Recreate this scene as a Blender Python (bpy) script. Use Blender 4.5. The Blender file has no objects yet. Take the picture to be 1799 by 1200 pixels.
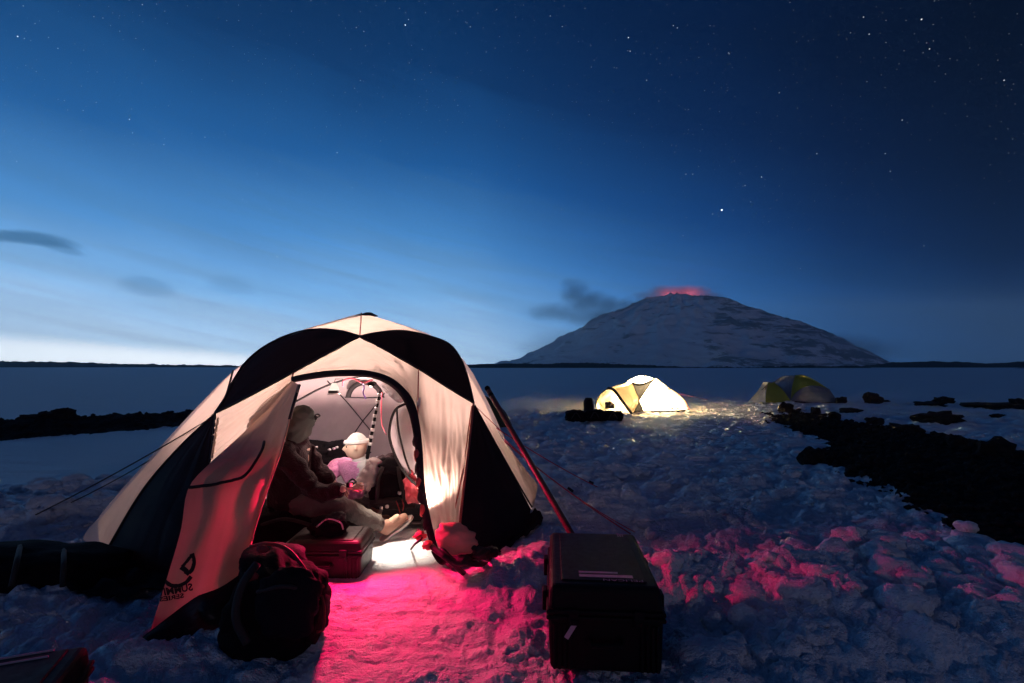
import bpy, bmesh, math, random
import numpy as np
from mathutils import Vector, Matrix

random.seed(7)
rng = np.random.default_rng(11)
R = math.radians
SC = bpy.context.scene
COL = SC.collection

# ------------------------------------------------------------------ camera
F = 900.0                      # focal length in pixels of the 1799 x 1200 photograph
CAM = np.array([0.0, 0.0, 1.5])
PITCH = math.atan(43.0 / F)
cam_data = bpy.data.cameras.new('camera')
cam_data.sensor_width = 36.0
cam_data.lens = 36.0 * F / 1799.0
cam_data.clip_start = 0.05
cam_data.clip_end = 30000
cam = bpy.data.objects.new('camera', cam_data)
cam.location = CAM
cam.rotation_euler = (math.pi / 2 + PITCH, 0, 0)
COL.objects.link(cam)
SC.camera = cam

# ------------------------------------------------------------------ render / exposure
SC.view_settings.view_transform = 'Standard'
SC.view_settings.look = 'None'
SC.view_settings.exposure = 0.0
SC.view_settings.gamma = 1.0
SC.render.engine = 'CYCLES'
SC.cycles.use_denoising = True
SC.cycles.max_bounces = 6
SC.cycles.diffuse_bounces = 4
SC.cycles.transmission_bounces = 5
SC.cycles.volume_bounces = 1
SC.cycles.sample_clamp_indirect = 0.0
SC.cycles.caustics_reflective = False
SC.cycles.caustics_refractive = False

HAZE = 0.00021                # density of the air, per metre

# ------------------------------------------------------------------ pixel <-> world
FWD = np.array([0, math.cos(PITCH), math.sin(PITCH)])
UPV = np.array([0, -math.sin(PITCH), math.cos(PITCH)])
RGT = np.array([1.0, 0, 0])


def rays(px):
    px = np.atleast_2d(np.asarray(px, float))
    d = FWD[None] + ((px[:, 0:1] - 899.5) / F) * RGT + ((600 - px[:, 1:2]) / F) * UPV
    return d


def at(u, v, depth):
    """the point at distance `depth` (metres along y) seen at pixel u, v"""
    d = rays([(u, v)])[0]
    return CAM + d * (depth / d[1])


def gnd(u, v, z=0.0):
    d = rays([(u, v)])[0]
    return CAM + d * ((z - CAM[2]) / d[2])


# ------------------------------------------------------------------ world: dusk sky, afterglow on the left, stars
world = bpy.data.worlds.new('World')
SC.world = world
world.use_nodes = True
WT = world.node_tree
for n in list(WT.nodes):
    WT.nodes.remove(n)


class NB:
    """short way of writing node graphs"""

    def __init__(s, tree):
        s.t = tree

    def new(s, typ, **kw):
        n = s.t.nodes.new(typ)
        for k, v in kw.items():
            setattr(n, k, v)
        return n

    def put(s, sock, v):
        if hasattr(v, 'is_output') or isinstance(v, bpy.types.NodeSocket):
            s.t.links.new(v, sock)
        else:
            sock.default_value = v

    def m(s, op, a, b=None, c=None, clamp=False):
        n = s.new('ShaderNodeMath', operation=op, use_clamp=clamp)
        s.put(n.inputs[0], a)
        if b is not None:
            s.put(n.inputs[1], b)
        if c is not None:
            s.put(n.inputs[2], c)
        return n.outputs[0]

    def v(s, op, a, b=None):
        n = s.new('ShaderNodeVectorMath', operation=op)
        s.put(n.inputs[0], a)
        if b is not None:
            if op == 'SCALE':
                s.put(n.inputs['Scale'], b)
            else:
                s.put(n.inputs[1], b)
        return n.outputs['Value'] if op in ('DISTANCE', 'LENGTH', 'DOT_PRODUCT') else n.outputs[0]

    def ramp(s, fac, stops, interp='EASE'):
        n = s.new('ShaderNodeValToRGB')
        n.color_ramp.interpolation = interp
        el = n.color_ramp.elements
        while len(el) < len(stops):
            el.new(0.5)
        for e, (p, c) in zip(el, stops):
            e.position = p
            e.color = (c[0], c[1], c[2], 1) if len(c) == 3 else c
        s.put(n.inputs[0], fac)
        return n.outputs[0]

    def mr(s, val, a, b, c=0.0, d=1.0, smooth=False):
        n = s.new('ShaderNodeMapRange')
        n.interpolation_type = 'SMOOTHSTEP' if smooth else 'LINEAR'
        n.clamp = True
        s.put(n.inputs[0], val)
        for i, x in enumerate((a, b, c, d)):
            s.put(n.inputs[i + 1], x)
        return n.outputs[0]

    def mix(s, f, a, b, blend='MIX'):
        n = s.new('ShaderNodeMix', data_type='RGBA', blend_type=blend)
        n.clamp_factor = True
        s.put(n.inputs[0], f)
        s.put(n.inputs[6], a if not isinstance(a, tuple) else (*a[:3], 1))
        s.put(n.inputs[7], b if not isinstance(b, tuple) else (*b[:3], 1))
        return n.outputs[2]

    def noise(s, vec, scale, detail=4, rough=0.55, dist=0.0):
        n = s.new('ShaderNodeTexNoise')
        if vec is not None:
            s.put(n.inputs['Vector'], vec)
        n.inputs['Scale'].default_value = scale
        n.inputs['Detail'].default_value = detail
        n.inputs['Roughness'].default_value = rough
        n.inputs['Distortion'].default_value = dist
        return n.outputs[0]


def srgb(r, g, b):
    f = lambda c: (c / 255) / 12.92 if c <= 10.3 else ((c / 255 + 0.055) / 1.055) ** 2.4
    return (f(r), f(g), f(b))


w = NB(WT)
tc = w.new('ShaderNodeTexCoord')
DIR = w.v('NORMALIZE', tc.outputs['Generated'])
sep = w.new('ShaderNodeSeparateXYZ')
w.put(sep.inputs[0], DIR)
az = w.m('MULTIPLY', w.m('ARCTAN2', sep.outputs[0], sep.outputs[1]), 180 / math.pi)   # 0 = ahead, negative = left
el = w.m('MULTIPLY', w.m('ARCSINE', sep.outputs[2]), 180 / math.pi)
GLOW = -46.0
da0 = w.m('SUBTRACT', az, GLOW)
dphi = w.m('ABSOLUTE', w.m('WRAP', da0, 180.0, -180.0))
elp = w.m('MAXIMUM', el, 0.0)
elr = w.m('ADD', elp, w.m('MULTIPLY', w.m('MAXIMUM', w.m('SUBTRACT', w.m('MINIMUM', dphi, 120.0), 42.0), 0.0), 0.28))
# thin streaky cirrus, tilted, bends the gradient a little
cv = w.new('ShaderNodeCombineXYZ')
w.put(cv.inputs[0], w.m('MULTIPLY', az, 0.035))
w.put(cv.inputs[1], w.m('MULTIPLY', w.m('ADD', el, w.m('MULTIPLY', az, 0.22)), 0.80))
w.put(cv.inputs[2], w.m('MULTIPLY', el, 0.02))
streak = w.noise(cv.outputs[0], 1.0, 6, 0.62, 0.5)
streakc = w.m('SUBTRACT', streak, 0.5)
cv2 = w.new('ShaderNodeCombineXYZ')
w.put(cv2.inputs[0], w.m('MULTIPLY', az, 0.03))
w.put(cv2.inputs[1], w.m('MULTIPLY', w.m('ADD', el, w.m('MULTIPLY', az, 0.25)), 0.09))
veil = w.m('SUBTRACT', w.noise(cv2.outputs[0], 1.0, 3, 0.5, 0.6), 0.5)
elw = w.m('ADD', elr, w.m('ADD', w.m('MULTIPLY', streakc, 5.5), w.m('MULTIPLY', veil, 5.0)))
base = w.ramp(w.mr(elw, 0, 60), [
    (0.0, srgb(190, 211, 232)), (0.06, srgb(164, 195, 227)), (0.13, srgb(122, 171, 218)),
    (0.23, srgb(76, 138, 198)), (0.36, srgb(28, 90, 152)), (0.50, srgb(6, 54, 104)),
    (0.64, srgb(1, 38, 80)), (1.0, srgb(2, 32, 70))], 'LINEAR')
fall = w.ramp(w.mr(dphi, 0, 180), [
    (0.0, (1, 1, 1)), (0.2, (0.80, 0.90, 0.95)), (0.30, (0.46, 0.60, 0.72)), (0.38, (0.23, 0.37, 0.50)),
    (0.44, (0.085, 0.17, 0.26)), (0.50, (0.022, 0.055, 0.10)), (0.58, (0.03, 0.06, 0.11)), (0.75, (0.20, 0.27, 0.36)), (1.0, (0.30, 0.38, 0.48))], 'LINEAR')
sky = w.mix(1.0, base, fall, 'MULTIPLY')
sky = w.v('SCALE', sky, w.m('ADD', 1.0, w.m('MULTIPLY', streakc, w.mr(el, 0, 30, 1.15, 0.25))))
# afterglow band hugging the horizon on the left, its upper edge sloping down to the right
gl_el = w.m('ADD', elp, w.m('MULTIPLY', w.m('ADD', az, 46), 0.072))
gl_el = w.m('ADD', gl_el, w.m('MULTIPLY', streakc, 1.0))
band = w.mr(gl_el, 3.0, 1.5, 0, 1, True)
band = w.m('MULTIPLY', band, w.mr(dphi, 12, 40, 1, 0, True))
sky = w.mix(w.m('MULTIPLY', band, 0.92), sky, (1.0, 1.06, 1.1))
# small dark lenticular clouds
DK = [(-43.8, 10.4, 3.6, 0.62, 0.05, 0.75), (-41.6, 9.9, 1.6, 0.45, -0.2, 0.4), (-35.6, 7.2, 2.4, 1.0, -0.1, 0.32), (-29.0, 7.9, 2.3, 1.0, -0.1, 0.18)]
for (a0, e0, wa, we, tilt, op) in DK:
    xa = w.m('SUBTRACT', az, a0)
    ye = w.m('SUBTRACT', w.m('SUBTRACT', el, e0), w.m('MULTIPLY', xa, tilt))
    ye = w.m('ADD', ye, w.m('MULTIPLY', w.m('MULTIPLY', xa, xa), 0.035))
    ye = w.m('ADD', ye, w.m('MULTIPLY', streakc, 0.7))
    q = w.m('ADD', w.m('POWER', w.m('ABSOLUTE', w.m('DIVIDE', xa, wa)), 2.0), w.m('POWER', w.m('ABSOLUTE', w.m('DIVIDE', ye, we)), 2.0))
    fac = w.m('MULTIPLY', w.mr(q, 1.3, 0.1, 0, 1, True), op)
    sky = w.mix(fac, sky, srgb(36, 84, 122))
# the sky's own brightness above the haze layer (the layer dims it most towards the horizon)
path = w.m('MINIMUM', w.m('DIVIDE', 399.0, w.m('MAXIMUM', sep.outputs[2], 0.02)), 3300.0)
sky = w.v('SCALE', sky, w.m('EXPONENT', w.m('MULTIPLY', path, HAZE)))
# stars
stars = None
for scale, rad, gain, powr in ((46.0, 0.036, 1.1, 3.5), (95.0, 0.062, 0.75, 2.0), (150.0, 0.090, 0.50, 1.5), (24.0, 0.013, 1.2, 3.5)):
    vn = w.new('ShaderNodeTexVoronoi', feature='F1')
    w.put(vn.inputs['Vector'], DIR)
    vn.inputs['Scale'].default_value = scale
    sc_ = w.new('ShaderNodeSeparateColor')
    w.put(sc_.inputs[0], vn.outputs['Color'])
    b = w.m('MULTIPLY', w.mr(vn.outputs['Distance'], rad, rad * 0.3, 0, gain, True), w.m('POWER', sc_.outputs[0], powr))
    stars = b if stars is None else w.m('ADD', stars, b)
stars = w.m('MULTIPLY', stars, w.m('MULTIPLY', w.m('MULTIPLY', w.mr(el, 3, 16, 0, 1), w.mr(dphi, 55, 100, 1, 0.45)), 1.9))
BRIGHT = [(1268, 369, 3.2, 2.3), (712, 44, 1.6, 1.5), (1619, 34, 1.2, 1.5), (1338, 311, 1.0, 1.2), (1309, 326, .6, 1.2), (1633, 86, .8, 1.2),
          (1764, 141, .9, 1.2), (1104, 66, 1.2, 1.4), (1406, 472, .8, 1.2), (1585, 211, .6, 1.2), (487, 451, 1.2, 1.3), (360, 241, .7, 1.2),
          (31, 64, 1.0, 1.3), (1435, 270, .6, 1.2), (1205, 306, .5, 1.2), (1217, 306, .5, 1.2), (1136, 141, .7, 1.2), (426, 350, .6, 1.2),
          (1517, 30, .6, 1.2), (1527, 60, .6, 1.2), (1190, 49, .6, 1.2), (1183, 45, .6, 1.2), (1280, 93, .5, 1.2), (1369, 163, .5, 1.2),
          (1107, 90, .8, 1.2), (1200, 414, .6, 1.2), (1252, 376, .5, 1.2), (288, 254, .6, 1.2), (1564, 301, .5, 1.2), (1623, 432, .6, 1.2)]
for (u, v_, br, rad) in BRIGHT:
    d = rays([(u, v_)])[0]
    d = d / np.linalg.norm(d)
    dist = w.v('DISTANCE', DIR, tuple(float(x) for x in d))
    b = w.mr(dist, 0.00080 * rad, 0.0002, 0, br * 1.5, True)
    stars = w.m('ADD', stars, b)
d = rays([(1268, 369)])[0]
d = d / np.linalg.norm(d)
starcol = w.v('SCALE', (0.86, 0.93, 1.0), stars)
sky = w.mix(1.0, sky, starcol, 'ADD')
bg = w.new('ShaderNodeBackground')
w.put(bg.inputs[0], sky)
bg.inputs[1].default_value = 0.92
out = w.new('ShaderNodeOutputWorld')
w.put(out.inputs[0], bg.outputs[0])


# added fill sun, low behind the camera: faint lavender light on whatever faces us
sun = bpy.data.lights.new('fill_sun', 'SUN')
sun.energy = 0.20
sun.color = (0.95, 0.80, 1.0)
sun.angle = R(3.0)
sun_o = bpy.data.objects.new('fill_sun', sun)
sun_o.rotation_euler = Vector((-0.34, 0.93, -0.105)).to_track_quat('-Z', 'Y').to_euler()
COL.objects.link(sun_o)


# ------------------------------------------------------------------ materials
def material(name):
    m = bpy.data.materials.new(name)
    m.use_nodes = True
    t = m.node_tree
    for n in list(t.nodes):
        t.nodes.remove(n)
    nb = NB(t)
    o = nb.new('ShaderNodeOutputMaterial')
    return m, nb, o


def bump(nb, h, strength, dist):
    b = nb.new('ShaderNodeBump')
    b.inputs['Strength'].default_value = strength
    b.inputs['Distance'].default_value = dist
    nb.put(b.inputs['Height'], h)
    return b.outputs[0]


def pbr(name, col, rough=0.6, vary=0.15, nscale=14.0, bstr=0.3, bdist=0.004, metal=0.0, spec=0.5, sheen=0.0):
    m, nb, o = material(name)
    p = nb.new('ShaderNodeBsdfPrincipled')
    tcx = nb.new('ShaderNodeTexCoord').outputs['Object']
    n = nb.noise(tcx, nscale, 5, 0.6)
    c2 = tuple(min(1, c * (1 + vary)) for c in col)
    c1 = tuple(c * (1 - vary) for c in col)
    nb.put(p.inputs['Base Color'], nb.mix(n, c1, c2))
    nb.put(p.inputs['Roughness'], nb.mr(n, 0.3, 0.7, max(0.02, rough - 0.08), min(1, rough + 0.08)))
    p.inputs['Metallic'].default_value = metal
    p.inputs['Specular IOR Level'].default_value = spec
    p.inputs['Sheen Weight'].default_value = sheen
    nb.put(p.inputs['Normal'], bump(nb, nb.noise(tcx, nscale * 4, 4, 0.6), bstr, bdist))
    nb.put(o.inputs[0], p.outputs[0])
    return m


def emit(name, col, strength):
    m, nb, o = material(name)
    e = nb.new('ShaderNodeEmission')
    e.inputs[0].default_value = (*col, 1)
    e.inputs[1].default_value = strength
    nb.put(o.inputs[0], e.outputs[0])
    return m


def fabric(name, refl, trans, tmix=0.5, gloss=0.06, stripes=None, wr=0.35):
    """thin tent cloth: reflects some light, lets some through; ripstop weave and tension folds"""
    m, nb, o = material(name)
    tcx = nb.new('ShaderNodeTexCoord')
    uv = tcx.outputs['UV']
    ob = tcx.outputs['Object']
    n = nb.noise(ob, 5.0, 4, 0.6)
    mp = nb.new('ShaderNodeMapping')
    mp.inputs['Scale'].default_value = (3.2, 0.9, 1)
    mp.inputs['Rotation'].default_value = (0, 0, 0.3)
    nb.put(mp.inputs[0], uv)
    fold = nb.noise(mp.outputs[0], 1.5, 1.0, 0.4, 0.8)
    mp2 = nb.new('ShaderNodeMapping')
    mp2.inputs['Scale'].default_value = (0.9, 3.4, 1)
    mp2.inputs['Rotation'].default_value = (0, 0, -0.5)
    nb.put(mp2.inputs[0], uv)
    fold2 = nb.noise(mp2.outputs[0], 1.3, 1.0, 0.4, 0.8)
    h = nb.m('ADD', nb.m('MULTIPLY', fold, 1.0), nb.m('MULTIPLY', fold2, 0.8))
    wv = nb.m('ADD', h, nb.m('MULTIPLY', nb.noise(ob, 160, 2, 0.5), 0.04))
    nrm = bump(nb, wv, wr, 0.05)
    df = nb.new('ShaderNodeBsdfDiffuse')
    tr = nb.new('ShaderNodeBsdfTranslucent')
    gl = nb.new('ShaderNodeBsdfGlossy')
    gl.inputs['Roughness'].default_value = 0.42
    gl.inputs[0].default_value = (0.8, 0.8, 0.8, 1)
    rc = nb.mix(n, tuple(c * 0.88 for c in refl), tuple(min(1, c * 1.1) for c in refl))
    tcol = nb.mix(n, tuple(c * 0.85 for c in trans), tuple(min(1, c * 1.12) for c in trans))
    nb.put(df.inputs[0], rc)
    nb.put(tr.inputs[0], tcol)
    for s_ in (df, tr, gl):
        nb.put(s_.inputs['Normal'], nrm)
    mx = nb.new('ShaderNodeMixShader')
    mx.inputs[0].default_value = tmix
    nb.put(mx.inputs[1], df.outputs[0])
    nb.put(mx.inputs[2], tr.outputs[0])
    mg = nb.new('ShaderNodeMixShader')
    mg.inputs[0].default_value = gloss
    nb.put(mg.inputs[1], mx.outputs[0])
    nb.put(mg.inputs[2], gl.outputs[0])
    nb.put(o.inputs[0], mg.outputs[0])
    return m


M = {}
M['cream'] = fabric('cream_nylon', (0.62, 0.52, 0.39), (0.86, 0.76, 0.64), 0.5)
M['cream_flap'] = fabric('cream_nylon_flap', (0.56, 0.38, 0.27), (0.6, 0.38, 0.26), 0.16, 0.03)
M['black_cloth'] = fabric('black_nylon', (0.010, 0.010, 0.013), (0.0022, 0.0014, 0.0018), 0.4, 0.02)
M['inner'] = fabric('inner_grey_nylon', (0.62, 0.56, 0.55), (0.5, 0.45, 0.42), 0.3, 0.05, wr=0.45)
M['bright_cream'] = fabric('lit_tent_nylon', (0.6, 0.5, 0.33), (0.93, 0.80, 0.58), 0.75, 0.03)
M['porch_cream'] = fabric('porch_nylon', (0.55, 0.46, 0.3), (0.46, 0.37, 0.24), 0.5, 0.03)
M['grey_cloth'] = fabric('grey_tent_nylon', (0.30, 0.32, 0.36), (0.2, 0.2, 0.2), 0.25, 0.04)
M['green_cloth'] = fabric('lime_tent_nylon', (0.50, 0.50, 0.07), (0.3, 0.3, 0.05), 0.2, 0.04)
M['dark_green_cloth'] = fabric('olive_tent_nylon', (0.06, 0.075, 0.03), (0.05, 0.05, 0.03), 0.2, 0.04)
M['mesh_grey'] = fabric('grey_mesh', (0.05, 0.05, 0.06), (0.010, 0.009, 0.0075), 0.5, 0.01)
M['curtain'] = fabric('pale_grey_curtain', (0.72, 0.74, 0.76), (0.7, 0.7, 0.7), 0.45, 0.03)
M['black_trim'] = pbr('black_trim', (0.012, 0.011, 0.012), 0.75)
M['red_seam'] = pbr('red_seam_tape', (0.45, 0.09, 0.07), 0.6)
M['cord'] = pbr('red_cord', (0.55, 0.06, 0.10), 0.6)
M['cord_purple'] = pbr('purple_cord', (0.22, 0.12, 0.45), 0.6)
M['dark_plastic'] = pbr('dark_plastic', (0.007, 0.007, 0.008), 0.6, 0.2, 30, 0.3, 0.002, 0, 0.12)
M['case_brown'] = pbr('case_plastic', (0.016, 0.010, 0.010), 0.45, 0.2, 30, 0.3, 0.002, 0, 0.35)
M['bag_black'] = pbr('bag_black_cloth', (0.0045, 0.0045, 0.0062), 0.9, 0.3, 10, 0.6, 0.012, 0, 0.1)
M['bag_red'] = pbr('bag_red_trim', (0.25, 0.02, 0.025), 0.7, 0.2, 20)
M['bag_blue'] = pbr('bag_slate_cloth', (0.005, 0.0065, 0.011), 0.85, 0.3, 10, 0.6, 0.012, 0, 0.12)
M['webbing'] = pbr('webbing', (0.02, 0.018, 0.018), 0.8)
M['label_grey'] = pbr('label_paper', (0.42, 0.38, 0.46), 0.6, 0.25, 90)
M['print_grey'] = pbr('print_grey', (0.32, 0.32, 0.38), 0.6)
M['print_black'] = pbr('print_black', (0.010, 0.009, 0.009), 0.8)
M['pole_wood'] = pbr('shaft_coating', (0.10, 0.045, 0.035), 0.38, 0.2, 20)
M['alloy'] = pbr('alloy', (0.6, 0.6, 0.62), 0.3, 0.1, 20, 0.1, 0.001, 0.9)
M['white_plastic'] = pbr('white_plastic', (0.75, 0.73, 0.7), 0.4)
M['down_pink_light'] = pbr('down_jacket_pink_light', (0.46, 0.15, 0.31), 0.4, 0.45, 14, 0.8, 0.02, 0, 0.6, 0.2)  # pink light on the grey down jacket, put into the cloth colour
M['down_grey'] = pbr('down_jacket_grey', (0.42, 0.37, 0.36), 0.5, 0.2, 9, 0.5, 0.015, 0, 0.4, 0.2)
M['wine_jacket'] = pbr('wine_fleece', (0.018, 0.0035, 0.007), 0.85, 0.3, 14, 0.8, 0.02, 0, 0.2, 0.1)
M['trouser'] = pbr('grey_trouser', (0.13, 0.11, 0.10), 0.85, 0.35, 9, 0.9, 0.02)
M['dark_trouser'] = pbr('dark_trouser', (0.02, 0.018, 0.02), 0.85, 0.3, 9, 0.9, 0.02)
M['beanie_white'] = pbr('pale_knit', (0.72, 0.70, 0.66), 0.9, 0.15, 60, 0.9, 0.01)
M['beanie_green'] = pbr('grey_green_knit', (0.06, 0.075, 0.066), 0.9, 0.25, 60, 0.9, 0.01)
M['skin'] = pbr('skin', (0.60, 0.40, 0.30), 0.5, 0.08, 20, 0.2, 0.002)
M['hair'] = pbr('hair', (0.05, 0.03, 0.02), 0.6, 0.2, 60)
M['eye'] = pbr('eye', (0.03, 0.02, 0.02), 0.15)
M['boot'] = pbr('boot_suede', (0.36, 0.19, 0.14), 0.8, 0.2, 20)
M['sole'] = pbr('boot_sole', (0.50, 0.42, 0.38), 0.8, 0.2, 40)
M['sack_red'] = pbr('red_stuff_sack', (0.42, 0.04, 0.06), 0.55, 0.2, 8, 0.7, 0.015)
M['sheep'] = pbr('white_crinkled_foil', (0.75, 0.68, 0.68), 0.35, 0.2, 30, 1.0, 0.03)
M['mat'] = pbr('sleeping_mat', (0.05, 0.04, 0.045), 0.8)


def rock_mat():
    m, nb, o = material('lava_rock')
    p = nb.new('ShaderNodeBsdfPrincipled')
    ob = nb.new('ShaderNodeTexCoord').outputs['Object']
    n = nb.noise(ob, 6, 6, 0.65)
    nb.put(p.inputs['Base Color'], nb.mix(n, (0.006, 0.006, 0.007), (0.028, 0.026, 0.026)))
    p.inputs['Roughness'].default_value = 0.95
    p.inputs['Specular IOR Level'].default_value = 0.15
    nb.put(p.inputs['Normal'], bump(nb, nb.noise(ob, 22, 5, 0.65), 0.8, 0.03))
    nb.put(o.inputs[0], p.outputs[0])
    return m


M['rock'] = rock_mat()


def snow_mat():
    m, nb, o = material('snow_and_ash')
    p = nb.new('ShaderNodeBsdfPrincipled')
    ob = nb.new('ShaderNodeTexCoord').outputs['Object']
    at_ = nb.new('ShaderNodeAttribute', attribute_name='rock')
    n1 = nb.noise(ob, 0.35, 5, 0.6)
    n2 = nb.noise(ob, 9, 6, 0.7)
    n3 = nb.noise(ob, 70, 3, 0.6)
    mk = nb.m('ADD', at_.outputs['Fac'], nb.m('MULTIPLY', nb.m('SUBTRACT', n2, 0.5), 0.7))
    mask = nb.mr(mk, 0.42, 0.58, 0, 1, True)
    snow = nb.mix(n1, (0.78, 0.83, 0.88), (0.86, 0.89, 0.92))
    grit = nb.mr(nb.noise(ob, 26, 3, 0.75), 0.66, 0.74, 0, 0.55)
    snow = nb.mix(nb.m('MULTIPLY', grit, nb.mr(n1, 0.45, 0.65)), snow, (0.2, 0.19, 0.19))
    rock = nb.mix(n2, (0.004, 0.004, 0.005), (0.022, 0.021, 0.021))
    nb.put(p.inputs['Base Color'], nb.mix(mask, snow, rock))
    nb.put(p.inputs['Roughness'], nb.mr(mask, 0, 1, 0.55, 0.95))
    nb.put(p.inputs['Specular IOR Level'], nb.mr(mask, 0, 1, 0.3, 0.1))
    mp = nb.new('ShaderNodeMapping')
    mp.inputs['Scale'].default_value = (0.5, 2.2, 1)
    mp.inputs['Rotation'].default_value = (0, 0, 0.12)
    nb.put(mp.inputs[0], ob)
    rip = nb.noise(mp.outputs[0], 2.2, 5, 0.65, 0.3)
    fine = nb.m('ADD', nb.m('MULTIPLY', n2, 0.7), nb.m('MULTIPLY', n3, 0.24))
    h = nb.m('ADD', nb.m('MULTIPLY', rip, 1.2), fine)
    mpf = nb.new('ShaderNodeMapping')
    mpf.inputs['Scale'].default_value = (0.05, 0.32, 1)
    mpf.inputs['Rotation'].default_value = (0, 0, -0.08)
    nb.put(mpf.inputs[0], ob)
    h = nb.m('ADD', h, nb.m('MULTIPLY', nb.noise(mpf.outputs[0], 1.0, 5, 0.7, 0.4), 5.0))
    nb.put(p.inputs['Normal'], bump(nb, h, 1.0, 0.06))
    nb.put(o.inputs[0], p.outputs[0])
    return m


M['snow'] = snow_mat()


# ------------------------------------------------------------------ mesh helpers
def tag(o, label=None, cat=None, group=None, kind=None):
    if label:
        o['label'] = label
    if cat:
        o['category'] = cat
    if group:
        o['group'] = group
    if kind:
        o['kind'] = kind
    return o


def link(name, me, mats=None, parent=None, smooth=True):
    if mats is not None:
        for mm in (mats if isinstance(mats, (list, tuple)) else [mats]):
            me.materials.append(mm)
    o = bpy.data.objects.new(name, me)
    COL.objects.link(o)
    if smooth and len(me.polygons):
        me.polygons.foreach_set('use_smooth', [True] * len(me.polygons))
    if parent is not None:
        o.parent = parent
        o.matrix_parent_inverse = parent.matrix_world.inverted() if parent.type != 'EMPTY' else Matrix.Translation(-parent.location)
        if parent.parent is not None:
            o.matrix_parent_inverse = Matrix.Translation(-Vector(ORIGIN.get(parent.name, (0, 0, 0))))
    return o


ORIGIN = {}


def empty(name, loc):
    o = bpy.data.objects.new(name, None)
    o.location = Vector([float(x) for x in loc])
    o.empty_display_size = 0.2
    COL.objects.link(o)
    bpy.context.view_layer.update()
    ORIGIN[o.name] = tuple(o.location)
    return o


def put(name, me, mat, root, smooth=True):
    """world-space mesh as a part of `root` (an Empty, or a part of one)"""
    if mat is not None:
        for mm in (mat if isinstance(mat, (list, tuple)) else [mat]):
            me.materials.append(mm)
    o = bpy.data.objects.new(name, me)
    COL.objects.link(o)
    if smooth:
        me.polygons.foreach_set('use_smooth', [True] * len(me.polygons))
    if root is not None:
        o.parent = root
        top = root
        off = Vector((0, 0, 0))
        while top is not None:
            off += Vector(top.location)
            top = top.parent
        me.transform(Matrix.Translation(-off))
    return o


def mesh_from(name, verts, faces, uvs=None):
    me = bpy.data.meshes.new(name)
    me.from_pydata([tuple(map(float, v)) for v in verts], [], faces)
    if uvs is not None:
        ul = me.uv_layers.new(name='UVMap')
        idx = np.zeros(len(me.loops), int)
        me.loops.foreach_get('vertex_index', idx)
        ul.data.foreach_set('uv', np.asarray(uvs, float)[idx].ravel())
    me.update()
    return me


def grid_mesh(name, P, closed_u=False):
    """P: (n, m, 3) -> quads with uv"""
    n, m_ = P.shape[:2]
    idx = np.arange(n * m_).reshape(n, m_)
    faces = []
    for i in range(n - 1):
        for j in range(m_ - 1):
            faces.append((idx[i, j], idx[i, j + 1], idx[i + 1, j + 1], idx[i + 1, j]))
        if closed_u:
            faces.append((idx[i, m_ - 1], idx[i, 0], idx[i + 1, 0], idx[i + 1, m_ - 1]))
    faces = [tuple(int(q) for q in f) for f in faces]
    uu, vv = np.meshgrid(np.linspace(0, 1, m_), np.linspace(0, 1, n))
    return mesh_from(name, P.reshape(-1, 3), faces, np.stack([uu.ravel(), vv.ravel()], 1))


def resample(pl, n):
    pl = np.asarray(pl, float)
    s = np.r_[0, np.cumsum(np.linalg.norm(np.diff(pl, axis=0), axis=1))]
    t = np.linspace(0, s[-1], n)
    return np.stack([np.interp(t, s, pl[:, k]) for k in range(pl.shape[1])], 1)


def spline(pl, n):
    """Catmull-Rom through the points, n samples by arc length"""
    pl = np.asarray(pl, float)
    if len(pl) < 3:
        return resample(pl, n)
    p = np.vstack([2 * pl[0] - pl[1], pl, 2 * pl[-1] - pl[-2]])
    out = []
    for i in range(1, len(p) - 2):
        t = np.linspace(0, 1, 16, endpoint=False)[:, None]
        a, b, c, d = p[i - 1], p[i], p[i + 1], p[i + 2]
        out.append(0.5 * ((2 * b) + (c - a) * t + (2 * a - 5 * b + 4 * c - d) * t ** 2 + (3 * b - a - 3 * c + d) * t ** 3))
    out.append(pl[-1:])
    return resample(np.vstack(out), n)


def coons(top, right, bottom, left, n, m_):
    """top: TL->TR, right: TR->BR, bottom: BL->BR, left: TL->BL (any dimension); -> (n rows, m cols)"""
    T, B = spline(top, m_), spline(bottom, m_)
    L, Rr = spline(left, n), spline(right, n)
    u = np.linspace(0, 1, m_)[None, :, None]
    v = np.linspace(0, 1, n)[:, None, None]
    ruled1 = (1 - v) * T[None] + v * B[None]
    ruled2 = (1 - u) * L[:, None] + u * Rr[:, None]
    bil = (1 - u) * (1 - v) * T[0] + u * (1 - v) * T[-1] + (1 - u) * v * B[0] + u * v * B[-1]
    return ruled1 + ruled2 - bil


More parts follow.
